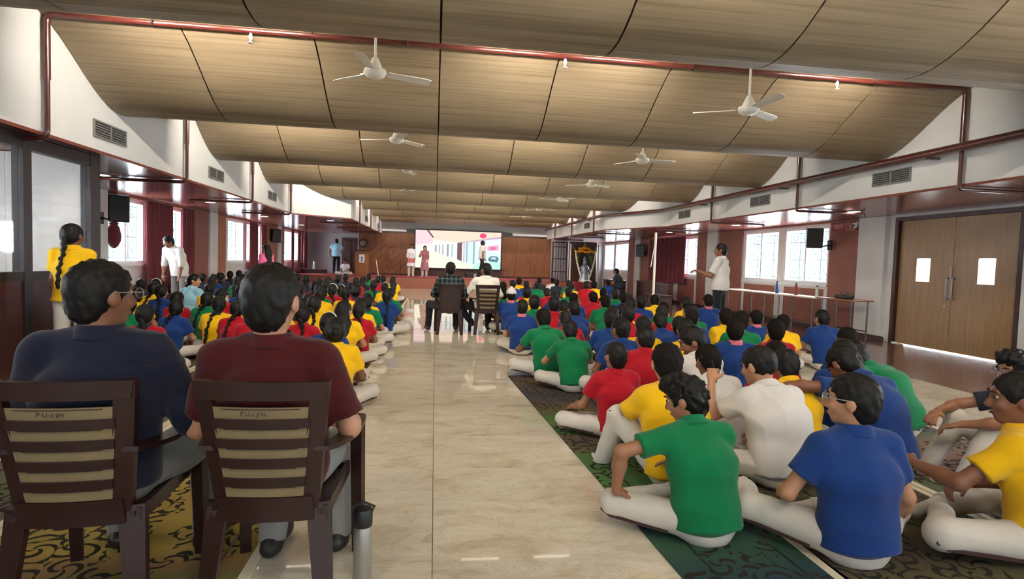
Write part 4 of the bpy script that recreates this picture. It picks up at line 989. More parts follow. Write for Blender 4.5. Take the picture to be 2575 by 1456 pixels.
def sit_joints(P):
    return figure(dict(dict(pel=(0, 0, .115), legs='cross'), **P))
def figure(P):
    """joint positions from a pose description"""
    D = dict(ADULT if P.get('adult') else DIM); D.update(P.get('dim', {}))
    J = {'D': D}; tw = P.get('twist', 0.0); ll = P.get('side', 0.0)
    l1, l2, l3 = P.get('lean', (.12, .3, .15))
    fw = np.array((-math.sin(tw * .5), math.cos(tw * .5), 0)); rt = np.array((math.cos(tw), math.sin(tw), 0)); J['rt'] = rt
    up = lambda a, s=0: np.array((s, 0, 0)) + fw * math.sin(a) + np.array((0, 0, math.cos(a)))
    J['pel'] = np.array(P['pel'], float); J['che'] = J['pel'] + D['lp'] * unit(up(l1, ll)); J['nek'] = J['che'] + D['lc'] * unit(up(l2, ll * 1.2)); J['hd'] = J['nek'] + D['lh'] * D['hs'] * unit(up(l3, ll * .6 + P.get('hx', 0)))
    J['R'] = rotm(P.get('yaw', 0) , P.get('pitch', 0), P.get('roll', 0))
    J['fw'] = np.array((-math.sin(tw), math.cos(tw), 0))
    base = J['che'] + .72 * (J['nek'] - J['che'])
    hp = J['pel'] + np.array((0, 0, -.01))
    for sd, sg in (('L', -1), ('R', 1)):
        J['s' + sd] = base + rt * sg * D['sw'] + np.array((0, 0, P.get('shrug', 0)))
        a1, a2 = P.get('arm' + sd, P.get('arms', ((.35, .25, -.85), (-.6, .75, -.2))))
        a1 = np.array((a1[0] * sg, a1[1], a1[2])); a2 = np.array((a2[0] * sg, a2[1], a2[2]))
        J['e' + sd] = J['s' + sd] + D['ua'] * unit(a1); J['w' + sd] = J['e' + sd] + D['fa'] * unit(a2)
        hd_ = P.get('hand' + sd); J['hd' + sd] = np.array((hd_[0][0] * sg, *hd_[0][1:])) if hd_ else unit(a2) * .8 + np.array((-.3 * sg, .2, -.3)); J['hn' + sd] = np.array((hd_[1][0] * sg, *hd_[1][1:])) if hd_ else np.array((-.2 * sg, .1, -1))
        J['h' + sd] = hp + np.array((sg * D['hip'], .01, 0))
        lg = P.get('leg' + sd, P.get('legs'))
        if isinstance(lg, str) and lg == 'cross':
            lg = ((.80, .60, .035), (-.93, .36, -.10) if sd == 'L' else (-.86, .50, -.10), (-.8, .2, -.1))
        t1, t2, t3 = [np.array((q[0] * sg, q[1], q[2])) for q in lg]
        J['k' + sd] = J['h' + sd] + D['th'] * unit(t1); J['a' + sd] = J['k' + sd] + D['sh'] * unit(t2); J['t' + sd] = J['a' + sd] + .15 * unit(t3)
    return J

def person_parts(P, res=.013):
    """list of (part name, mesh, material key, index of parent part)"""
    J = figure(P) if P.get('stand') or P.get('chair') else sit_joints(P)
    D = J['D']; R = J['R']; hs = D['hs']; out = []; rt = J['rt']; ph = P.get('seed', 0) * 1.3
    H = lambda x, y, z: J['hd'] + R @ (np.array((x, y, z)) * hs)
    E = lambda c, r, S, k=.02, op='+': S.ell(H(*c), tuple(q * hs for q in r), R, k, op)
    near = res < .0105; ad = P.get('adult')
    # ---- body: one continuous skin surface
    B = Sculpt()
    E((0, -.008, .018), (.074, .092, .086), B); E((0, .018, -.042), (.060, .068, .066), B, .03); E((0, .055, -.092), (.030, .026, .022), B, .03)
    B.cap(H(0, .082, .012), H(0, .104, -.030), .009 * hs, .0145 * hs, .012)
    for s in (-1, 1):
        E((s * .078, -.004, -.014), (.011, .021, .032), B, .008); E((s * .014, .096, -.036), (.010, .010, .008), B, .008); E((s * .036, .070, -.030), (.022, .018, .020), B, .02)
        E((s * .032, .090, .006), (.016, .012, .009), B, .008, '-')
    E((0, .084, -.066), (.025, .012, .011), B, .01); E((0, .079, .026), (.05, .012, .010), B, .015)
    B.cap(J['nek'] + np.array((0, 0, -.05)), H(0, -.022, -.05), D['nk'] * 1.12, D['nk'], .03)
    B.ecap(J['pel'], J['che'], D['wh'] * .6, D['dh'] * .6, D['wc'] * .7, D['dc'] * .7, rt); B.ecap(J['che'], J['nek'] - np.array((0, 0, .05)), D['wc'] * .7, D['dc'] * .6, .06, .05, rt)
    ar = .046 if ad else .038
    for sd in 'LR':
        B.cap(J['s' + sd], J['e' + sd], ar * 1.05, ar * .86, .02); B.cap(J['e' + sd], J['e' + sd] + .35 * (J['w' + sd] - J['e' + sd]), ar * .86, ar * .90, .02)
        B.cap(J['e' + sd] + .3 * (J['w' + sd] - J['e' + sd]), J['w' + sd], ar * .88, ar * .58, .02)
        hand(B, J['w' + sd], J['hd' + sd], J['hn' + sd], sd == 'L', P.get('curl', .35), 1.08 if ad else .95)
        B.cap(J['h' + sd], J['k' + sd], .055, .045, .02); B.cap(J['k' + sd], J['a' + sd], .045, .032, .02)
        if P.get('barefoot'): B.cap(J['a' + sd], J['t' + sd], .032, .022, .02)
    out.append(('body', B.mesh('body', res, 'skin_a'), 'skin', None))
    # ---- shirt
    S = Sculpt(); wf = P.get('shirtw', 1.0)
    low = J['pel'] + (np.array((0, -.005, -.035)) if not P.get('stand') else np.array((0, 0, P.get('hem', -.06))))
    S.ecap(J['pel'] + .12 * (J['che'] - J['pel']), low, D['ww'] * 1.12 * wf, D['dw'] * 1.16 * wf, (D['wh'] + .012 + P.get('flare', 0)) * wf, (D['dh'] + .010 + P.get('flare', 0) * .7) * wf, rt, .04, flat=True)
    S.ecap(J['pel'] + .08 * (J['che'] - J['pel']), J['che'], D['ww'] * 1.12 * wf, D['dw'] * 1.14 * wf, (D['wc'] + .016) * wf, (D['dc'] + .012) * wf, rt, .05)
    S.ecap(J['che'], J['che'] + .62 * (J['nek'] - J['che']), (D['wc'] + .016) * wf, (D['dc'] + .012) * wf, D['sw'] * .80, D['dc'] * .80, rt, .05)
    nb = J['nek'] + (J['nek'] - J['che']) * .02
    for sd in 'LR':
        s_, e_, w_ = J['s' + sd], J['e' + sd], J['w' + sd]
        S.cap(nb + .18 * (s_ - nb), s_, .050, ar + .020, .05)
        sl = P.get('sleeve', .62)
        if sl <= 1: S.cap(s_, s_ + sl * (e_ - s_), ar + .019, ar + (.024 if not ad else .026), .035, flat=True)
        else: S.cap(s_, e_, ar + .019, ar + .013, .035); S.cap(e_, e_ + (sl - 1) * (w_ - e_), ar + .013, ar + .004, .02, flat=True)
    S.cap(nb - np.array((0, 0, .03)), nb + unit(J['hd'] - J['nek']) * .012, D['nk'] + .026, D['nk'] + .014, .03, flat=True)
    out.append(('shirt', S.mesh('shirt', res, 'polo_yellow', wrinkle(P.get('wr', .0035), ph)), 'shirt', None)); si = len(out) - 1
    if P.get('collar', True):
        nd = unit(J['hd'] - J['nek']); r0 = D['nk'] + .017; q = Vector(nd).to_track_quat('Z', 'Y').to_matrix().to_4x4()
        Mx = Matrix.Translation(Vector(nb + nd * .014 - np.array((0, .004, 0)))) @ q
        out.append(('collar', MB().lathe([(r0 + .016, -.018), (r0 + .020, -.012), (r0 + .003, .030), (r0 - .003, .032), (r0 - .005, .026), (r0 - .004, -.016)], 22, Mx).mesh('collar', 'polo_yellow', True), 'collar', si))
    # ---- trousers
    T = Sculpt(); tr = 1.12 if ad else 1.0; lw = P.get('legw', 1.0)
    T.ecap(J['pel'] + np.array((0, 0, -.03)), J['pel'] + .25 * (J['che'] - J['pel']), D['wh'] - .008, D['dh'] - .010, D['ww'] * .95, D['dw'] * .95, rt, .04)
    for sd in 'LR':
        T.cap(J['h' + sd], J['k' + sd], .083 * tr * lw, .064 * tr * lw, .035)
        T.cap(J['k' + sd], J['a' + sd], .063 * tr * lw, .050 * tr * lw, .03, flat=True)
    out.append(('trousers', T.mesh('trousers', res, 'trousers_white', wrinkle(P.get('twr', .0035), ph + 2, 26), zmin=.004), 'trousers', None)); ti = len(out) - 1
    if P.get('stripe'):
        for sd, sg in (('L', -1), ('R', 1)):
            h_, k_, a_ = J['h' + sd], J['k' + sd], J['a' + sd]
            o1 = unit(np.cross(k_ - h_, (0, 0, 1)) * sg + np.array((0, 0, -.35))); pts = []
            for t in np.linspace(.25, 1.0, 8): pts.append(h_ + t * (k_ - h_) + o1 * ((.083 - .019 * t) * tr * lw + .002))
            o2 = unit(unit(k_ - h_) - unit(a_ - k_)); o3 = unit(np.cross(a_ - k_, (0, 0, 1)) * sg + np.array((0, 0, -.5)))
            if np.dot(o3, o2) < 0: o3 = o2
            pts = [p for p in pts if True]
            pts.append(k_ + unit(o1 + o2 * 1.3) * (.064 * tr * lw + .002))
            for t in np.linspace(.12, .95, 6): pts.append(k_ + t * (a_ - k_) + unit(o3 * .9 + o2 * .5) * ((.063 - .013 * t) * tr * lw + .002))
            pts = [np.array((p[0], p[1], max(p[2], .02))) for p in pts]
            out.append(('side_stripe', MB().tube([tuple(p) for p in pts], .0105, 6).mesh('side_stripe', 'trim_dark', True), 'stripe', ti))
    # ---- socks or shoes
    if not P.get('barefoot'):
        for sd in 'LR':
            a_, t_ = J['a' + sd], J['t' + sd]; F = Sculpt()
            if P.get('shoes'):
                a0 = a_ + np.array((0, 0, -.02)); F.cap(a_ + np.array((0, 0, .05)), a0, .043, .042, .02); F.cap(a0 - unit(t_ - a_) * .045, t_ + unit(t_ - a_) * .04, .040, .034, .03); F.ell(t_ + np.array((0, 0, -.006)), (.048, .07, .036), None, .03)
            else: F.cap(a_ + .12 * (J['k' + sd] - a_), a_, .036, .037, .02); F.cap(a_, t_, .037, .028, .02)
            out.append((P.get('shoes') and 'shoe' or 'sock', F.mesh('shoe', max(res, .010), 'sock_white', zmin=.002 if not P.get('stand') else None), 'shoe', None))
    # ---- hair
    hair = P.get('hair', 's'); G = Sculpt()
    if hair in ('s', 'u', 'k'):
        E((0, -.012, .024), (.084, .101, .092), G); E((0, -.044, -.028), (.071, .060, .086) if hair != 'u' else (.060, .05, .03), G, .03)
        if hair == 'k': E((0, .03, .085), (.075, .075, .045), G, .03)
        E((0, .105, -.050), (.088, .085, .105), G, .012, '-')
        for s in (-1, 1): E((s * .088, .012, -.036), (.026, .034, .036), G, .01, '-')
        am = .0034 if hair != 'k' else .0085
    else:
        E((0, -.014, .020), (.086, .104, .096), G); E((0, -.050, -.030), (.074, .062, .074), G, .03)
        E((0, .108, -.055), (.082, .085, .112), G, .012, '-'); am = .002
        if hair == 'b': E((0, -.118, -.01), (.04, .036, .04), G, .015)
        if hair == 'l':
            back = J['nek'] - J['fw'] * (D['dc'] * .95); lowp = J['che'] + (J['pel'] - J['che']) * .35 - J['fw'] * (D['dc'] + .03)
            G.ecap(H(0, -.06, -.03), back, .08, .045, .10, .035, rt, .03); G.ecap(back, lowp, .10, .03, .055, .02, rt, .03)
    out.append(('hair', G.mesh('hair', min(res, .012), 'hair_black', strands(am, ph)), 'hair', None)); hi_ = len(out) - 1
    if hair in ('p', 'h'):
        Q = Sculpt(); p0 = H(0, -.105, -.045); sx = P.get('plait_side', .03)
        pts = [p0, J['nek'] - J['fw'] * (D['dc'] * .92) + rt * sx, J['che'] - J['fw'] * (D['dc'] + .036) + rt * (sx * 1.4), J['che'] + .55 * (J['pel'] - J['che']) - J['fw'] * (D['dc'] + .040) + rt * sx * 1.6]
        seq = []
        for i in range(3):
            for t in np.linspace(0, 1, 5)[:-1]: seq.append(pts[i] * (1 - t) + pts[i + 1] * t)
        seq.append(pts[-1])
        for i, p in enumerate(seq):
            Q.ell(p + rt * (.006 if i % 2 else -.006), (.026 - .0007 * i, .021, .026), None, .012)
        Q.ell(seq[-1] + np.array((0, 0, -.03)), (.018, .016, .035), None, .012)
        out.append(('plait', Q.mesh('plait', min(res, .012), 'hair_black', strands(.001, ph)), 'hair', hi_))
    if hair == 'h':
        ring = [tuple(H(.088 * math.cos(a), .012 - .01 * math.sin(a), .03 + .088 * math.sin(a))) for a in np.linspace(-.1, PI + .1, 15)]
        out.append(('hairband', MB().tube(ring, .008, 6, flat=1.0).mesh('hairband', 'sock_white', True), 'band', hi_))
    if P.get('turban'):
        K = Sculpt(); E((0, -.01, .035), (.088, .104, .088), K); E((0, .012, .115), (.034, .034, .034), K, .02)
        out.append(('head_cloth', K.mesh('head_cloth', .012, 'sock_white', wrinkle(.002, 1)), 'band', hi_))
    # ---- face details
    if P.get('face', True):
        for s in (-1, 1):
            eb = len(out); out.append(('eye', MB().lathe([(.0, -.008 * hs), (.0055 * hs, -.006 * hs), (.010 * hs, 0), (.0055 * hs, .006 * hs), (0, .008 * hs)], 10, Matrix.Translation(Vector(H(s * .032, .0752, .006)))).mesh('eye', 'eye_white', True), 'eye', 0))
            out.append(('eyebrow', MB().tube([tuple(H(s * .016, .094, .026)), tuple(H(s * .032, .092, .031)), tuple(H(s * .048, .080, .026))], [.003, .004, .002], 6).mesh('eyebrow', 'hair_black'), 'hair', 0))
            out.append(('iris', MB().lathe([(0, -.002), (.0070 * hs, -.0025), (.0070 * hs, .001), (0, .002)], 10, Matrix.Translation(Vector(H(s * .032, .0854, .005))) @ Matrix(R).to_4x4() @ Matrix.Rotation(PI / 2, 4, 'X')).mesh('iris', 'eye_dark'), 'iris', 0))
        out.append(('mouth', MB().tube([tuple(H(-.022, .090, -.064)), tuple(H(0, .097, -.066)), tuple(H(.022, .090, -.064))], [.002, .005, .002], 6).mesh('mouth', 'lip'), 'lip', 0))
    if P.get('glasses'):
        g = MB()
        for s in (-1, 1):
            g.tube([tuple(H(s * .034 + .024 * math.cos(a), .106, .004 + .018 * math.sin(a))) for a in np.linspace(0, 2 * PI, 15)], .0022, 5, caps=False)
            g.tube([tuple(H(s * .058, .104, .008)), tuple(H(s * .080, .05, .008)), tuple(H(s * .085, -.01, .004))], .0024, 5)
        g.tube([tuple(H(-.012, .108, .008)), tuple(H(.012, .108, .008))], .0022, 5)
        out.append(('glasses', g.mesh('glasses', 'steel', True), 'glasses', None))
        gl_ = MB()
        for s in (-1, 1): gl_.lathe([(0, 0), (.023, 0), (.023, .001), (0, .001)], 12, Matrix.Translation(Vector(H(s * .034, .106, .004))) @ Matrix(R).to_4x4() @ Matrix.Rotation(PI / 2, 4, 'X'))
        out.append(('lenses', gl_.mesh('lenses', 'glass_pane'), 'lens', len(out) - 1))
    return out, J
def place(parts, loc, rz, scale, mats, label, group=None, name='person', cat='person'):
    r = tag(empty(name, loc, rz, scale), label, cat, group); objs = []
    for nm, me, key, par in parts:
        o = bpy.data.objects.new(nm, me); C.objects.link(o); o.parent = r if par is None else objs[par]; objs.append(o)
        mn = mats.get(key)
        if mn: o.material_slots[0].link = 'OBJECT'; o.material_slots[0].material = MATS[mn]
    return r
DEF = dict(skin='skin_a', trousers='trousers_white', shoe='sock_white', hair='hair_black', band='sock_white', stripe='trim_dark', eye='eye_white')
def dress(c, skin='skin_a', **k):
    d = dict(DEF, shirt=SHIRT.get(c, c), collar=SHIRT.get(c, c), skin=skin); d.update(k); return d
# ------------------------------------------------ the two adults in the foreground chairs
CH = dict(adult=True, chair=True, pel=(0, -.06, .51), lean=(-.10, .10, .02), legs=((.13, .98, -.04), (.0, .06, -1), (.08, 1, -.12)), shoes=True, wr=.006)
OC = dict(eye='eye_white')
pp, J = person_parts(dict(CH, seed=3, yaw=-.62, pitch=.06, hair='s', sleeve=1.9, dim=dict(wc=.190, sw=.185), armR=((.38, .12, -.9), (-.1, .9, -.18)), armL=((.35, .1, -.9), (-.2, .9, -.1)), glasses=True, legR=((.30, .95, -.05), (.0, .0, -1), (.1, 1, -.1))), .0085)
place(pp, (-1.20, CHY, 0), .04, 1.0, dress('shirt_navy', 'skin_b', trousers='trousers_grey', shoe='shoe_dark'), 'person in navy long-sleeved shirt in the left foreground chair, head turned right')
pp, J = person_parts(dict(CH, seed=8, yaw=-.18, pitch=.05, hair='s', sleeve=.80, pel=(0, -.06, .49), dim=dict(wc=.192, sw=.185, ww=.18, hs=1.16), lean=(-.10, .06, -.03), armR=((.36, .06, -.92), (-.15, .95, -.06)), armL=((.30, .1, -.92), (-.2, .9, -.1)), legR=((.20, .97, -.03), (.02, -.10, -1), (.10, 1, -.1)), legL=((.0, .99, -.03), (.0, -.28, -1), (.0, 1, -.1))), .0085)
place(pp, (-.60, CHY, 0), -.02, 1.0, dress('shirt_maroon', 'skin_c', trousers='trousers_grey', shoe='shoe_black'), 'person in dark red short-sleeved shirt in the right foreground chair')
# two adults on chairs farther up the aisle
pp, J = person_parts(dict(CH, seed=4, yaw=0, pitch=.0, hair='s', sleeve=1.8, legL=((.62, .78, -.02), (.05, .05, -1), (.2, 1, -.1)), legR=((.1, .99, -.02), (.0, .05, -1), (.1, 1, -.1)), lean=(.0, .15, .05)), .014)
place(pp, (.28, 10.3, 0), .0, 1.0, dress('shirt_check', 'skin_a', trousers='trousers_black', shoe='shoe_dark'), 'person in dark plaid shirt on a chair in the middle of the aisle')
pp, J = person_parts(dict(CH, seed=5, yaw=.6, pitch=.0, hair='s', sleeve=1.3, legL=((.85, .52, -.02), (-.6, .15, -.8), (-.2, 1, -.1)), legR=((.05, .99, -.02), (.05, .05, -1), (.1, 1, -.1)), armL=((.55, .2, -.8), (.1, .9, -.3)), lean=(.0, .15, .05)), .014)
place(pp, (.92, 10.35, 0), .05, 1.0, dress('shirt_offwhite', 'skin_b', trousers='trousers_black', shoe='shoe_dark'), 'person in pale shirt with crossed leg on a slatted chair in the aisle')

# ------------------------------------------------ foreground students, right of the aisle
def near(P, loc, rz, s, col, label, skin='skin_a', res=.0095, **k):
    pp, J = person_parts(dict(dict(stripe=True, seed=len(label)), **P), res)
    place(pp, (*loc, 0), rz, s, dress(col, skin, **k), label); return J
near(dict(lean=(.22, .5, .55), side=-.02, yaw=.75, pitch=.35, hair='k', armL=((.95, .02, -.22), (-.02, .22, -1)), handL=((-.75, .55, -.25), (0, .2, -1)), armR=((.3, .5, -.8), (-.5, .8, -.1)), curl=.2, shirtw=1.05),
     (1.34, 2.55), .12, 1.02, 'G', 'person in green polo at the front of the right rows, elbow out, hand on thigh', 'skin_a', .0085)
near(dict(lean=(.06, .25, .12), yaw=.80, pitch=.05, hair='s', glasses=True, armL=((.50, .12, -.82), (-.45, .8, -.25)), armR=((.42, -.05, -.9), (.30, .55, -.75)), handR=((.2, .8, -.3), (0, 0, -1)), legL=((.66, .75, .06), (-.35, .9, -.12), (-.6, .6, -.1)), legR=((.8, .6, .03), (-.9, .3, -.1), (-.8, .2, -.1)), shirtw=1.04),
     (1.95, 2.31), .0, 1.08, 'B', 'person in blue polo and glasses looking left, nearest right of the green polo', 'skin_c', .0085)
near(dict(lean=(.18, .45, .35), yaw=-.15, pitch=.2, hair='s', legL=((.42, .70, .60), (.12, .42, -.90), (.05, 1, -.15)), armL=((.35, .6, -.6), (-.4, .7, .1)), shirtw=1.08, wr=.005),
     (1.47, 3.2), .05, 1.1, 'Y', 'person in yellow polo with one knee raised behind the front green polo', 'skin_c', .0095, hair='hair_brown')
near(dict(lean=(.10, .28, .05), yaw=.2, pitch=.0, hair='s', armL=((.42, .25, -.85), (.10, .85, -.30)), handL=((-.1, .8, -.4), (0, 0, -1))), (1.40, 4.12), .1, .93, 'R', 'small person in red polo at the aisle edge with hand on knee', 'skin_a')
JW = near(dict(lean=(.22, .62, .55), yaw=.35, pitch=.25, hair='u', armL=((.45, .62, -.55), (-.25, .35, .9)), handL=((-.3, .4, .6), (-.6, .6, -.2)), curl=1.0, shirtw=1.12, wr=.006), (2.14, 3.17), .12, 1.12, 'W', 'person in white shirt hunched in the third row holding a pencil up', 'skin_c')
near(dict(lean=(.2, .45, .5), yaw=1.15, pitch=.45, hair='s', wr=.005), (2.22, 4.36), .15, 1.08, 'W', 'person in white shirt looking down to the left, face in profile', 'skin_b')
near(dict(lean=(.28, .65, .95), side=-.10, yaw=.1, pitch=.75, hair='s', armL=((.92, .35, .05), (.75, .6, -.3)), armR=((.6, .5, -.6), (.2, .9, -.3)), shirtw=1.05), (3.05, 3.38), .15, 1.16, 'B', 'person in blue polo bent forward with left arm stretched out sideways', 'skin_b')
near(dict(lean=(.40, .85, .9), side=-.22, yaw=.2, pitch=.6, hair='s', shirtw=1.12), (3.85, 4.14), .3, 1.12, 'G', 'person in green polo hunched forward at the right end of the rows', 'skin_b')
near(dict(lean=(.16, .38, .2), yaw=.55, pitch=.1, hair='s', armL=((.5, .55, -.65), (-.35, .9, .05)), handL=((-.3, .9, .1), (-.5, 0, -1)), curl=.7, shirtw=1.1, wr=.006), (2.86, 2.22), .42, 1.12, 'Y', 'person in yellow polo cut off by the right edge, hands clasped', 'skin_b', .0095)
near(dict(lean=(.10, .3, .2), yaw=.1, pitch=.15, hair='k', legL=((.15, .70, .70), (.05, .45, -.9), (.0, 1, -.1)), legR=((.30, .75, .55), (.0, .45, -.9), (.0, 1, -.1)), armL=((.35, .85, -.3), (-.5, .6, -.2)), armR=((.35, .8, -.3), (-.5, .7, -.1)), glasses=True), (3.84, 3.12), 1.25, 1.08, 'N', 'person in dark blue shirt with raised knees at the far right edge', 'skin_a', .0105)
# pencil held up
_h = Matrix.Rotation(.12, 3, 'Z') @ Vector(JW['wL'] + unit(JW['hdL']) * .075 + unit(JW['hnL']) * .02) * 1.12
t = tag(empty('pencil', (2.14 + _h.x, 3.17 + _h.y, _h.z)), 'dark pencil held up by the person in white shirt', 'pencil')
MB().tube([(-.01, 0, .07), (.03, 0, -.08)], .0045, 6).build('shaft', 'black_plastic', t); MB().tube([(.03, 0, -.08), (.035, 0, -.098)], [.0045, .001], 6).build('tip', 'ivory', t)

# ------------------------------------------------ the seated rows
POSES_B = [dict(lean=(.10, .28, .12), yaw=.0), dict(lean=(.20, .45, .3), yaw=.35, pitch=.1), dict(lean=(.08, .22, .05), yaw=-.3), dict(lean=(.28, .6, .5), pitch=.35, arms=((.45, .5, -.7), (-.6, .6, .1)))]
POSES_G = [dict(lean=(.08, .22, .08), yaw=.0, hair='p'), dict(lean=(.15, .35, .2), yaw=.4, hair='p', plait_side=-.04), dict(lean=(.10, .3, .1), yaw=-.35, hair='h'), dict(lean=(.10, .25, .1), hair='b'), dict(lean=(.12, .3, .12), yaw=-.5, hair='l')]
GD = dict(sw=.138, wc=.138, ww=.122, dc=.095, dw=.09, hs=.98, ua=.235, fa=.205)
CACHE = {}
def variant(kind, i, far):
    key = (kind, i, far)
    if key not in CACHE:
        P = dict((POSES_B if kind in 'bt' else POSES_G)[i], seed=i + 3)
        if kind == 'g': P['dim'] = GD
        if kind == 't': P['turban'] = True
        P['face'] = not far; P['stripe'] = not far; P['dim'] = dict(P.get('dim', {}), th=.33, sh=.33); P['legs'] = ((.70, .70, .04), (-.95, .25, -.10), (-.8, .2, -.1))
        CACHE[key] = person_parts(P, .019 if far else .0125)[0]
    return CACHE[key]
LEFT = [(-0.81,4.88,'Y','b'),(-1.50,5.59,'Y','p'),(-1.04,5.75,'B','h'),(-2.93,6.20,'R','p'),(-1.92,6.42,'R','p'),(-1.46,6.55,'R','p'),(-1.05,6.79,'Y','l'),(-1.82,6.90,'Y','p'),(-3.59,7.14,'G','p'),(-2.39,7.18,'R','p'),(-0.94,7.30,'R','p'),(-3.14,7.30,'B','p'),(-1.51,7.38,'Y','p'),(-2.72,7.53,'Y','p'),(-1.78,7.78,'R','p'),(-2.40,7.89,'Y','p'),(-1.01,8.02,'Y','p'),(-2.22,8.33,'R','p'),(-3.18,8.35,'G','p'),(-4.08,8.36,'Y','p'),(-0.98,8.50,'G','b'),(-3.62,8.55,'R','p'),(-1.82,8.60,'Y','p'),(-2.61,8.61,'G','p'),(-2.26,9.12,'B','p'),(-1.06,9.28,'Y','p'),(-3.34,9.43,'R','p'),(-4.24,9.48,'B','p'),(-1.86,9.62,'Y','p'),(-0.81,9.83,'B','p'),(-2.36,9.92,'R','p'),(-4.60,9.96,'Y','p'),(-1.51,10.01,'Y','p'),(-2.00,10.25,'G','p'),(-0.81,10.47,'G','p'),(-3.38,10.47,'B','p'),(-1.40,10.48,'R','b'),(-1.85,10.70,'R','h'),(-2.84,10.75,'G','p'),(-4.08,10.86,'Y','p'),(-2.52,11.10,'N','p'),(-3.35,11.12,'Y','p'),(-5.05,11.12,'N','h'),(-5.54,11.55,'N','p'),(-1.87,11.79,'R','h'),(-4.74,11.80,'W','s'),(-2.42,11.84,'R','p'),(-2.91,12.11,'R','h'),(-2.30,12.49,'Y','p'),(-1.78,12.60,'R','p'),(-1.08,12.86,'Y','h'),(-1.38,13.24,'G','p'),(-5.42,13.67,'N','l'),(-4.49,13.75,'G','l'),(-5.81,13.90,'N','h'),(-2.42,14.01,'G','p'),(-5.15,14.08,'B','l'),(-4.07,14.10,'G','p'),(-3.65,14.43,'Y','p'),(-2.83,14.49,'B','p'),(-5.75,14.56,'N','h'),(-3.20,14.80,'N','p'),(-2.68,14.95,'N','p'),(-5.75,15.02,'N','b'),(-2.02,15.14,'R','p'),(-4.66,15.47,'R','p'),(-5.52,15.66,'N','h'),(-4.26,15.84,'B','b'),(-2.62,15.92,'N','b'),(-5.73,16.07,'N','p'),(-1.57,16.12,'R','b'),(-3.76,16.32,'N','b'),(-2.02,16.43,'N','l'),(-5.21,16.44,'N','p'),(-5.85,16.49,'N','p'),(-5.71,16.90,'N','b'),(-1.20,17.00,'Y','l'),(-1.53,17.35,'B','p'),(-2.63,17.38,'N','p'),(-5.75,17.74,'N','b'),(-5.75,18.49,'N','p'),(-2.14,18.72,'G','p')]
RIGHT = [(2.53,3.56,'Y','s'),(2.06,3.72,'W','s'),(3.16,3.94,'B','s'),(2.67,4.04,'R','s'),(1.90,4.84,'R','s'),(2.40,4.89,'Y','s'),(4.04,4.98,'B','s'),(3.02,5.31,'B','s'),(1.89,5.35,'B','s'),(2.53,5.37,'Y','s'),(3.52,5.38,'R','s'),(1.45,5.67,'G','s'),(2.23,5.77,'Y','s'),(2.70,5.92,'B','s'),(3.54,6.12,'G','s'),(2.02,6.26,'B','s'),(1.30,6.30,'G','s'),(2.82,6.54,'B','s'),(4.39,6.61,'Y','s'),(1.65,6.79,'R','s'),(3.28,6.84,'B','s'),(2.43,6.85,'R','s'),(3.78,6.89,'Y','s'),(5.24,6.97,'B','s'),(3.07,7.30,'R','s'),(4.46,7.30,'B','s'),(2.40,7.35,'G','s'),(3.59,7.35,'G','s'),(1.97,7.61,'B','s'),(2.69,7.76,'Y','s'),(1.24,7.97,'B','s'),(1.73,8.05,'R','s'),(3.52,8.30,'G','s'),(3.05,8.48,'R','s'),(1.53,8.50,'G','s'),(2.03,8.76,'Y','s'),(2.81,9.04,'G','s'),(4.34,9.26,'Y','s'),(3.53,9.29,'B','s'),(4.95,9.69,'B','s'),(4.04,9.93,'Y','s'),(2.52,10.02,'B','s'),(1.38,10.16,'B','t'),(2.94,10.28,'R','s'),(1.31,10.66,'G','s'),(1.78,10.83,'Y','s'),(3.75,10.85,'B','s'),(3.78,11.45,'G','s'),(2.53,11.50,'B','s'),(2.96,12.22,'G','s'),(3.75,12.27,'R','s'),(2.58,12.55,'R','s'),(2.08,12.57,'R','s'),(1.64,13.52,'Y','s'),(2.14,15.40,'B','s'),(4.25,15.54,'R','s'),(3.88,15.88,'Y','s'),(2.91,15.94,'G','s'),(4.68,16.26,'Y','s'),(2.71,16.62,'B','s'),(2.54,17.09,'Y','s'),(4.29,17.82,'G','s'),(3.98,18.20,'N','s'),(4.07,19.24,'W','s'),(6.08,19.30,'B','s'),(3.62,19.47,'N','s')]

ORD = 'nearest second third fourth fifth sixth seventh eighth ninth tenth eleventh twelfth thirteenth fourteenth fifteenth sixteenth seventeenth eighteenth nineteenth twentieth'.split()
def nth(n):
    if n <= 20: return 'nearest' if n == 1 else ORD[n - 1] + ' nearest'
    return 'twenty-' + ['first', 'second', 'third', 'fourth', 'fifth', 'sixth', 'seventh', 'eighth', 'ninth'][n - 21] + ' nearest'
CN = {'Y': 'yellow', 'G': 'green', 'R': 'red', 'B': 'blue', 'W': 'white', 'N': 'navy'}
rnd = random.Random(11)
GI = {'p': (0, 1), 'h': (2,), 'b': (3,), 'l': (4,), 's': (3,)}
count = {}
for x, y, c, hsty in LEFT:
    count[c] = count.get(c, 0) + 1
    i = rnd.choice(GI[hsty]); far = y > 9.0
    hn = {'p': 'with a plait', 'h': 'with white hairband', 'b': 'with a bun', 'l': 'with loose hair', 's': 'with a bun'}[hsty]
    place(variant('g', i, far), (x, y, .009), rnd.uniform(-.22, .22), rnd.uniform(.93, 1.03), dress(c, rnd.choice(SKIN), collar=rnd.choice([SHIRT[c], SHIRT[c], 'polo_navy'])),
          'person %s in %s polo left of the aisle, %s in %s' % (hn, CN[c], nth(count[c]), CN[c].split()[-1]), 'seated rows left of the aisle')
count = {'Y': 2, 'G': 2, 'R': 1, 'B': 2, 'W': 2, 'N': 1}
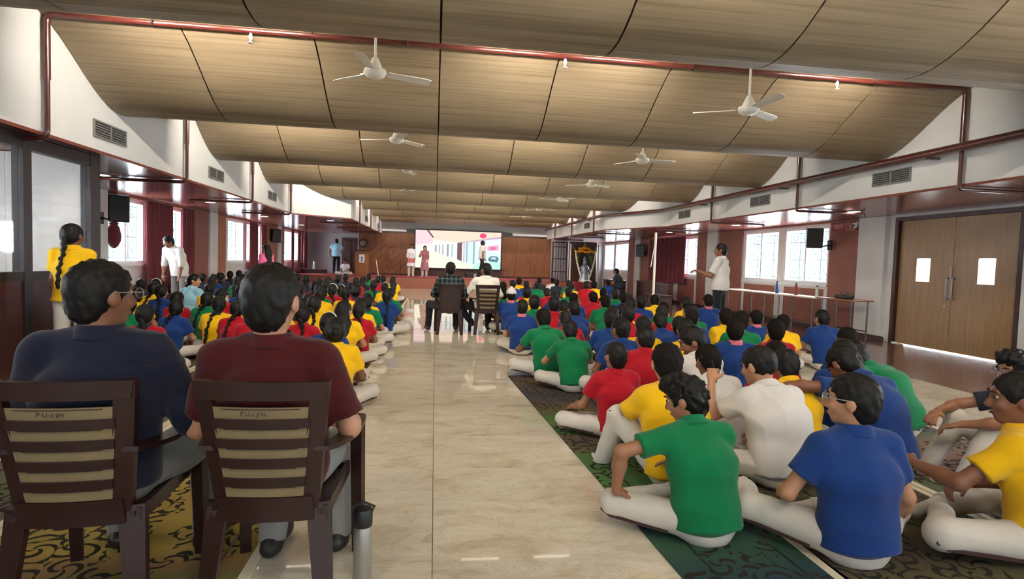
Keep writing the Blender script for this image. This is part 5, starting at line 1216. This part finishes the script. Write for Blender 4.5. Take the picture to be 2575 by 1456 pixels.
for x, y, c, hsty in RIGHT:
    count[c] = count.get(c, 0) + 1
    far = y > 9.0; i = rnd.choice((0, 0, 1, 2, 3, 0, 2)) if hsty != 't' else 0
    place(variant('t' if hsty == 't' else 'b', i, far), (x, y, .009), rnd.uniform(-.25, .25), rnd.uniform(.95, 1.06), dress(c, rnd.choice(SKIN), collar=rnd.choice([SHIRT[c], SHIRT[c], 'scarf_rose' if c == 'B' else SHIRT[c]]), hair=rnd.choice(['hair_black', 'hair_black', 'hair_brown'])),
          ('person in %s polo wearing a white head cloth right of the aisle' % CN[c]) if hsty == 't' else 'person in %s polo seated right of the aisle, %s in %s' % (CN[c], nth(count[c]), CN[c].split()[-1]), 'seated rows right of the aisle')

# ------------------------------------------------ standing people
STD = dict(stand=True, legs=((.03, .0, -1), (.0, -.02, -1), (.15, 1, -.25)), arms=((.12, .02, -1), (-.02, .15, -1)), lean=(.02, .06, .05), twr=.002)
def stand(P, loc, rz, s, col, label, skin='skin_a', res=.014, **k):
    P = dict(STD, **P); P.setdefault('pel', (0, 0, .93) if P.get('adult') else (0, 0, .805))
    pp, J = person_parts(P, res); return place(pp, loc, rz, s, dress(col, skin, **k), label)
stand(dict(hair='p', dim=GD, yaw=-.2, pitch=.05, hem=-.07, flare=.02, plait_side=-.03), (-3.70, 6.4, 0), .05, 1.06, 'Y', 'person standing in yellow polo with a long plait by the glazed cabin', 'skin_b', .011)
stand(dict(adult=True, hair='s', lean=(.25, .55, .6), yaw=-.2, pitch=.45, sleeve=1.3, hem=-.14, shoes=True, side=.05), (-5.45, 13.1, 0), PI - .35, 1.0, 'shirt_white', 'person in white shirt bending forward before the left curtains', 'skin_b', .014, trousers='trousers_grey', shoe='shoe_dark')
stand(dict(hair='l', hem=-.42, flare=.07, yaw=.3, sleeve=1.7, shoes=True), (-4.75, 17.0, 0), .9, 1.07, 'kurta_pink', 'person with long dark hair in bright pink tunic by the left wall', 'skin_c', .014, trousers='kurta_pink', shoe='shoe_dark')
stand(dict(adult=True, hair='s', shoes=True, armL=((.5, -.1, -.85), (-.2, .2, -.9)), armR=((.5, -.1, -.85), (-.5, .3, -.3))), (-4.5, 27.0, .497), .1, .95, 'shirt_lightblue', 'person in light blue shirt standing in the left stage wing, seen from behind', 'skin_b', .016, trousers='trousers_black', shoe='shoe_black')
stand(dict(hair='l', dim=GD, hem=-.34, flare=.05, sleeve=1.5), (-1.08, 26.35, .502), PI, 1.0, 'coat_white', 'person in white tunic with rose scarf standing on the stage left of centre', 'skin_b', .014)
stand(dict(hair='l', dim=GD, hem=-.48, flare=.06, sleeve=1.6, armR=((.4, .2, -.9), (-.3, .8, .2))), (-.47, 26.3, .502), PI - .1, .96, 'kurta_mauve', 'person in long mauve tunic standing on the stage beside the screen', 'skin_c', .014)
stand(dict(adult=True, hair='s', shoes=True, legL=((.03, .25, -1), (.0, -.1, -1), (.1, 1, -.25)), legR=((.03, -.22, -1), (.0, -.35, -1), (.1, 1, -.4)), armL=((.1, .3, -.9), (0, .5, -.8)), armR=((.1, -.3, -.9), (0, .1, -1))), (2.2, 26.9, .53), -1.2, 1.02, 'shirt_white', 'person in white shirt and dark trousers walking across the stage', 'skin_b', .016, trousers='trousers_black', shoe='shoe_black')
stand(dict(adult=True, hair='s', shoes=True, yaw=.35, armL=((.25, .3, -.85), (.05, .9, .35)), armR=((.25, .2, -.9), (-.5, .8, .1)), lean=(.0, .02, .1), sleeve=.8), (5.40, 10.2, .01), .75, 1.045, 'shirt_white', 'tall person in white shirt and black trousers standing right of the rows', 'skin_b', .012, trousers='trousers_black', shoe='shoe_black')
# scarf across the first stage performer
t = tag(empty('scarf', (-1.08, 26.35, .502), PI), 'rose scarf hanging over the white tunic on the stage', 'scarf')
MB().sheet([[(-.13, .125, .62), (.13, .125, .62)], [(-.14, .13, .80), (.14, .13, .80)]], lambda i, j: Vector((0, .012, 0))).build('cloth', 'scarf_rose', t); MB().box(-.145, .145, .115, .14, .80, .83).build('fold', 'scarf_rose', t)
# seated on the edge of the left wing
pp, J = person_parts(dict(hair='b', lean=(.1, .3, .2), face=True, seed=9), .016); place(pp, (-3.88, 25.75, .497), PI - .3, .9, dress('coat_white', 'skin_b', collar='scarf_rose'), 'person in white sitting on the floor of the left stage wing')
pp, J = person_parts(dict(CH, seed=6, hair='s', lean=(.2, .4, .3)), .016); place(pp, (6.75, 20.3, 0), .9, .95, dress('polo_navy', 'skin_b', trousers='trousers_black', shoe='shoe_black'), 'person in dark clothes seated on a stool near the far right windows')
t = tag(empty('stool', (6.75, 20.3, 0), .9), 'low dark stool under the person near the far right windows', 'stool')
MB().cbox(-.2, .2, -.22, .16, .37, .415, .01).build('seat', 'dark_wood', t)
for q in ((-.16, -.18), (.16, -.18), (-.16, .12), (.16, .12)): MB().tube([(q[0], q[1], 0), (q[0], q[1], .37)], .018, 8).build('leg', 'dark_wood', t)
pp, J = person_parts(dict(adult=True, hair='s', lean=(.1, .3, .2), yaw=-.9, seed=2, sleeve=.8), .014); place(pp, (-4.55, 11.3, .009), -.5, 1.02, dress('shirt_lightblue', 'skin_c'), 'adult in pale blue shirt sitting among the left rows, face turned right')
